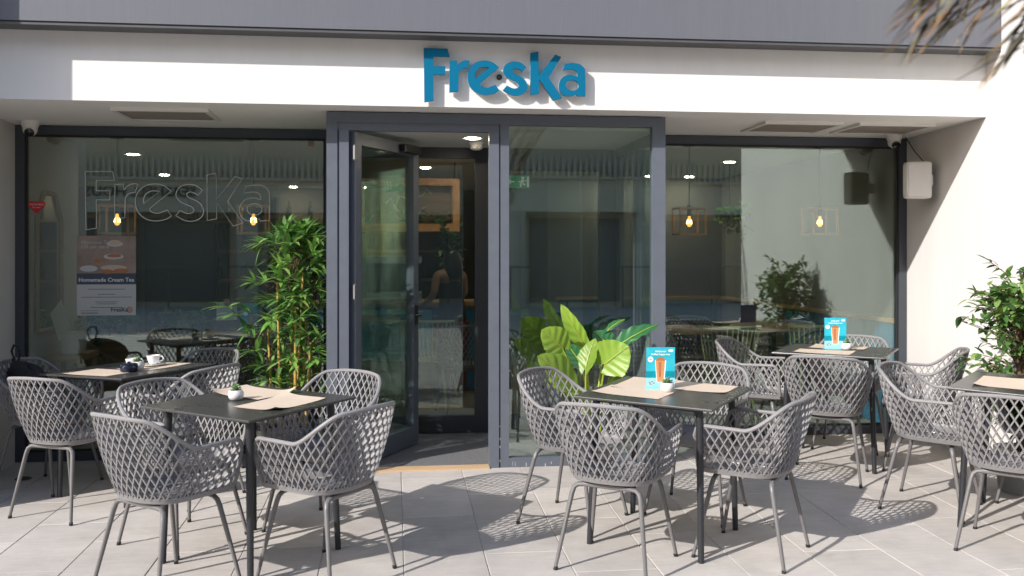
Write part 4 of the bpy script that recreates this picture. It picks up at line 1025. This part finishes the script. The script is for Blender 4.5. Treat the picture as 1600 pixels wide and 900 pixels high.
o = B(-.09,.09,-.004,.004,0,.24).build('raised_lid','ceramic',t,bevel=.003); o.location = (-.06,.0,.15); o.rotation_euler = (radians(0),radians(-32),radians(80))
tag(t,'white tub with its lid raised on the small wooden table inside','tub')
# bar counter with hanging timber planter
t = empty('bar_counter',(.3,9.9,FL)); B(-1.3,.75,-.28,.28,.86,.905).build('top','wood',t,bevel=.004); B(-1.28,.73,-.24,.24,0,.86).build('body','dwood',t)
for k in range(26): B(-1.275+k*.077,-1.205+k*.077,-.252,-.2405,.03,.84).build('panel','bluetile',t)
tag(t,'bar counter with timber top and blue panelled front deep inside','counter')
t = empty('hanging_planter',(.14,9.55,1.66)); f = MB(); f.box(-.50,.50,-.12,.12,0,.075); f.box(-.50,-.43,-.12,.12,.075,.45); f.box(.43,.50,-.12,.12,.075,.45); f.box(-.50,.50,-.12,.12,.45,.52); f.build('timber_frame','copper',t)
for x_ in (-.46,.46): MB().tube([(x_,0,.52),(x_,0,.685)],.006,6).build('hanger','black',t)
mb = MB(); r_ = random.Random(8)
for k in range(230):
    p = Vector((r_.uniform(-.42,.42),r_.uniform(-.1,.1),.08+r_.uniform(0,.10))) if k < 150 else Vector((r_.uniform(.30,.52),r_.uniform(-.15,-.12),.05-r_.uniform(0,.42)))
    leafblade(mb,p,Vector((r_.uniform(-1,1),r_.uniform(-1,1),r_.uniform(-.5,1))).normalized(),Vector((0,-.3,1)),r_.uniform(.05,.09),r_.uniform(.03,.045),.2,3)
o = mb.build('foliage','ileaf',t,smooth=True); o['kind'] = 'stuff'
B(-.42,.42,.02,.03,.08,.449).build('back_panel','dwood',t)
sq = MB(); sq.tube([(-.22+.045*k,.012,.28+.06*sin(k*2.3)*(1-.04*k)+.012*k) for k in range(11)],.005,5); sq.tube([(-.15+.05*k,.010,.22+.05*cos(k*1.9)) for k in range(8)],.004,5); sq.build('wire_ornament','camwhite',t,smooth=True)
tag(t,'timber framed planter with greenery hanging above the bar counter','planter')
# shelves of bottles on the dark back wall
t = empty('bottle_shelf',(-1.0,13.3,FL))
for z in (1.0,1.4,1.8): B(-1.7,1.7,-.02,.28,z,z+.035).build('shelf','dwood',t)
for x_ in (-1.72,-.6,.6,1.72): B(x_-.02,x_+.02,-.021,.281,.0,2.15).build('upright','black',t)
tag(t,'dark shelving unit on the back wall of the cafe','shelving')
r_ = random.Random(31); bt = None
for z in (1.035,1.435,1.835):
    for k in range(11):
        x_ = -2.6+k*.29+r_.uniform(-.07,.07)
        if min(abs(x_+1.0-q) for q in (-1.72,-.6,.6,1.72)) < .07: x_ += .12
        if bt is None: bt = MB().lathe([(.001,0),(.036,0),(.036,.16),(.014,.21),(.014,.27),(.001,.27)],12).build('bottle','bottle',smooth=True); o = bt
        else: o = bt.copy(); COL.objects.link(o)
        o.location = (x_,13.42,FL+z+.0005); tag(o,'dark bottle standing on the shelves on the back wall','bottle','bottles on the back shelves')
# coffee machine on the counter
t = empty('coffee_machine',(.0,9.95,FL+.905)); B(-.28,.28,-.2,.2,.0,.10).build('base','steel',t,bevel=.01); B(-.28,.28,-.02,.2,.10,.38).build('body','black',t,bevel=.015); B(-.28,.28,-.2,.2,.3801,.46).build('head','steel',t,bevel=.012)
for x_ in (-.14,.14): MB().tube([(x_,-.12,.38),(x_,-.12,.32),(x_,-.22,.30)],.018,10).build('group_handle','black',t)
tag(t,'steel coffee machine standing on the bar counter','coffee machine')
# slatted pale green chairs and lattice chairs inside
def make_slat():
    t = empty('slatted_chair'); seat_m = MB()
    seat_m.lathe([(.001,.44),(.20,.44),(.21,.45),(.20,.462),(.001,.455)],28); seat_m.build('seat','pale_green',t,smooth=True)
    for sx in (-1,1):
        for sy in (-1,1): MB().tube([(sx*.20,sy*.20,0),(sx*.14,sy*.13,.44)],[.009,.012],8).build('leg','pale_green',t,smooth=True)
    top = []
    for k in range(15):
        a = radians(-68+k*136/14); p0 = Vector((.195*sin(a),-.195*cos(a),.455)); p1 = Vector((.265*sin(a),-.235*cos(a)-.03,.80)); top.append(p1)
        MB().tube([p0,p0.lerp(p1,.5)+Vector((0,.0,.0)),p1],.0055,6).build('slat','pale_green',t,smooth=True)
    MB().tube(top,.012,8).build('top_rail','pale_green',t,smooth=True)
    return t
sc0 = make_slat(); first = True
for X, Y, fc, lb in ((2.72,7.62,80,'pale green slatted chair behind the window beside the entrance'),(3.42,7.66,100,'pale green slatted chair behind the farther blue drinks card'),(.33,8.55,70,'pale green slatted chair seen through the open doorway')):
    o = sc0 if first else copy_tree(sc0); first = False
    o.location = (X,Y,FL); o.rotation_euler = (0,0,radians(fc)-pi/2); tag(o,lb,'chair','pale green slatted chairs indoors')
chair(2.05,7.75,70,'dark looking lattice armchair indoors beside the entrance screen','lattice armchairs indoors',FL)
chair(2.75,8.75,-100,'lattice armchair indoors on the far side of the round table','lattice armchairs indoors',FL)
chair(-1.25,7.62,80,'lattice armchair indoors behind the coffee cup table','lattice armchairs indoors',FL)
chair(-.85,7.95,120,'lattice armchair indoors behind the bamboo','lattice armchairs indoors',FL)
chair(.62,8.35,100,'lattice armchair indoors seen through the doorway glass','lattice armchairs indoors',FL)
def round_table(X, Y, label):
    t = empty('round_table',(X,Y,FL)); MB().lathe([(.001,.71),(.37,.71),(.38,.72),(.38,.735),(.37,.74),(.001,.74)],40).build('tabletop','wood',t,smooth=True)
    MB().tube([(0,0,.02),(0,0,.71)],.035,14).build('column','black',t,smooth=True); MB().lathe([(.001,0),(.23,0),(.23,.012),(.04,.025),(.001,.025)],30).build('base','black',t,smooth=True)
    tag(t,label,'table','round indoor tables')
round_table(2.45,8.15,'round wooden table indoors between the lattice and the green chairs'); round_table(3.40,8.35,'round wooden table indoors near the blue tiled wall')
t = empty('waiting_bench',(-.15,8.9,FL)); B(-.6,.5,-.2,.25,.0,.42).build('base','dwood',t); B(-.6,.5,-.2,.2,.421,.5).build('cushion','cyan_d',t,bevel=.02); B(-.6,.5,.2001,.28,.421,.85).build('backrest','cyan_d',t,bevel=.02)
tag(t,'teal upholstered bench in front of the bar counter','bench')
ivy(on_y(1140,380,9.4).x,9.4,1.72,9,'hanging plant indoors between the two sunny side lamps',.2,.25,26)
o = bpy.data.objects[-1] if False else None
hk = [x for x in COL.objects if x.get('label','').startswith('hanging plant indoors')][0]
MB().tube([(0,0,.10),(0,0,.624)],.003,6).build('hanger','black',hk)

# person at the counter, seen from behind
def skin_body(name, nodes, edges, m, parent, root=0):
    me = bpy.data.meshes.new(name); me.from_pydata([n[0] for n in nodes],edges,[]); o = bpy.data.objects.new(name,me); COL.objects.link(o)
    mod = o.modifiers.new('skin','SKIN'); 
    for i, n in enumerate(nodes): me.skin_vertices[0].data[i].radius = (n[1], n[2] if len(n) > 2 else n[1])
    me.skin_vertices[0].data[root].use_root = True
    o.modifiers.new('sub','SUBSURF').levels = 2
    ev = bpy.data.meshes.new_from_object(o.evaluated_get(bpy.context.evaluated_depsgraph_get())); bpy.data.objects.remove(o)
    ev.materials.clear(); ev.materials.append(M[m]); ev.polygons.foreach_set('use_smooth',[True]*len(ev.polygons))
    r = bpy.data.objects.new(name,ev); COL.objects.link(r); r.parent = parent; return r
pp = on_y(706,560,9.15); per = empty('person',(pp.x,9.15,FL), radians(35))
# body faces local +Y (towards the counter)
N = [((0,0,.86),.135,.10),((0,.0,1.02),.115,.085),((0,.02,1.18),.14,.09),((0,.03,1.29),.10,.075),((0,.045,1.36),.045,.045),((0,.06,1.43),.062,.070),((0,.065,1.50),.055,.065),
     ((-.17,.03,1.29),.05),((-.215,.03,1.08),.038),((-.19,.22,.98),.03),((-.17,.30,.98),.024),
     ((.17,.03,1.29),.05),((.215,.05,1.08),.038),((.15,.24,1.0),.03),((.13,.32,1.0),.024),
     ((-.085,0,.80),.085),((-.09,.02,.45),.055),((-.095,0,.08),.038),((-.095,.10,.03),.035),
     ((.085,0,.80),.085),((.09,.02,.45),.055),((.095,0,.08),.038),((.095,.10,.03),.035)]
E = [(0,1),(1,2),(2,3),(3,4),(4,5),(5,6),(3,7),(7,8),(8,9),(9,10),(3,11),(11,12),(12,13),(13,14),(0,15),(15,16),(16,17),(17,18),(0,19),(19,20),(20,21),(21,22)]
skin_body('body',N,E,'skin',per)
for sx, wy in ((-.17,.30),(.13,.32)):
    for k in range(5):
        z = .985; bx_ = sx+(k-2)*.013
        N2 = [((bx_,wy,z),.009),((bx_+(k-2)*.004,wy+(.05 if k else .02),z+.004),.0085),((bx_+(k-2)*.005-(.02 if k == 0 else 0),wy+(.085 if k else .045),z-.008),.007)]
        skin_body('finger',N2,[(0,1),(1,2)],'skin',per)
skin_body('tank_top',[((0,0,.74),.185,.155),((0,0,.86),.175,.15),((0,.0,1.02),.145,.115),((0,.02,1.17),.158,.11),((0,.025,1.24),.125,.088)],[(0,1),(1,2),(2,3),(3,4)],'tank',per)
skin_body('trousers',[((0,0,.95),.17,.135),((-.088,0,.74),.135),((-.09,.015,.45),.10),((-.095,0,.08),.085),((.088,0,.74),.135),((.09,.015,.45),.10),((.095,0,.08),.085)],[(0,1),(1,2),(2,3),(0,4),(4,5),(5,6)],'redtr',per)
skin_body('hair',[((0,.03,1.55),.075,.085),((0,.0,1.46),.11,.10),((0,-.045,1.34),.115,.07),((.01,-.065,1.22),.085,.045)],[(0,1),(1,2),(2,3)],'hair',per)
for s in (-.07,.07): MB().tube([(s,-.075,1.22),(s*1.15,-.055,1.31),(s*1.1,.02,1.345),(s,.10,1.27)],.008,6).build('strap','tank',per)
per.scale = (.92,.92,.92)
tag(per,'person in black sleeveless top and dark red trousers standing at the bar, seen from behind','person')

# ------------------------------------------------------------------ the building across the street (its reflection fills the glass)
opp = tag(empty('opposite_building',(0,-13,0)),'shaded pale building across the street, seen only mirrored in the glazing','building')
def op(mb, name, m): o = mb.build(name,m,None); o.parent = opp; o.location = (0,13,0); return o
op(B(-26,26,-22,-13.6,-.07,10.5),'wall','oppwall')
op(B(-26,26,-13.6,-12.9,2.55,3.42),'sign_band','oppwall'); op(B(-26,26,-13.6,-12.4,5.35,5.7),'balcony_slab','opplight'); op(B(-26,26,-13.6,-12.8,3.421,3.50),'ledge','opplight')
for k in range(240): op(B(-20+k*.16,-20+k*.16+.075,-13.1,-13.03,3.50,4.02),'slat','opplight')
for k in range(13):
    x_ = -22+k*3.6; op(B(x_-.28,x_+.28,-13.6,-12.95,-.02,2.55),'pillar','opplight'); op(B(x_+.5,x_+3.0,-13.62,-13.55,.1,2.4),'shopfront','oppdark'); op(B(x_+.6,x_+2.0,-13.62,-13.55,6.2,8.2),'window','oppdark')
for k in range(28): op(B(-21+k*1.5,-20.95+k*1.5,-12.5,-12.45,-.02,1.05),'railing_post','oppdark')
op(B(-21,20,-12.51,-12.44,1.05,1.10),'handrail','oppdark')
tm = Matrix.Translation((-6.9,13-13+.12,2.98)) @ Matrix.Rotation(pi,4,'Z') @ FRONT
text('sign_lettering','SEASHELL HOUSE',.40,'gold',opp,tm,'CENTER',.02)
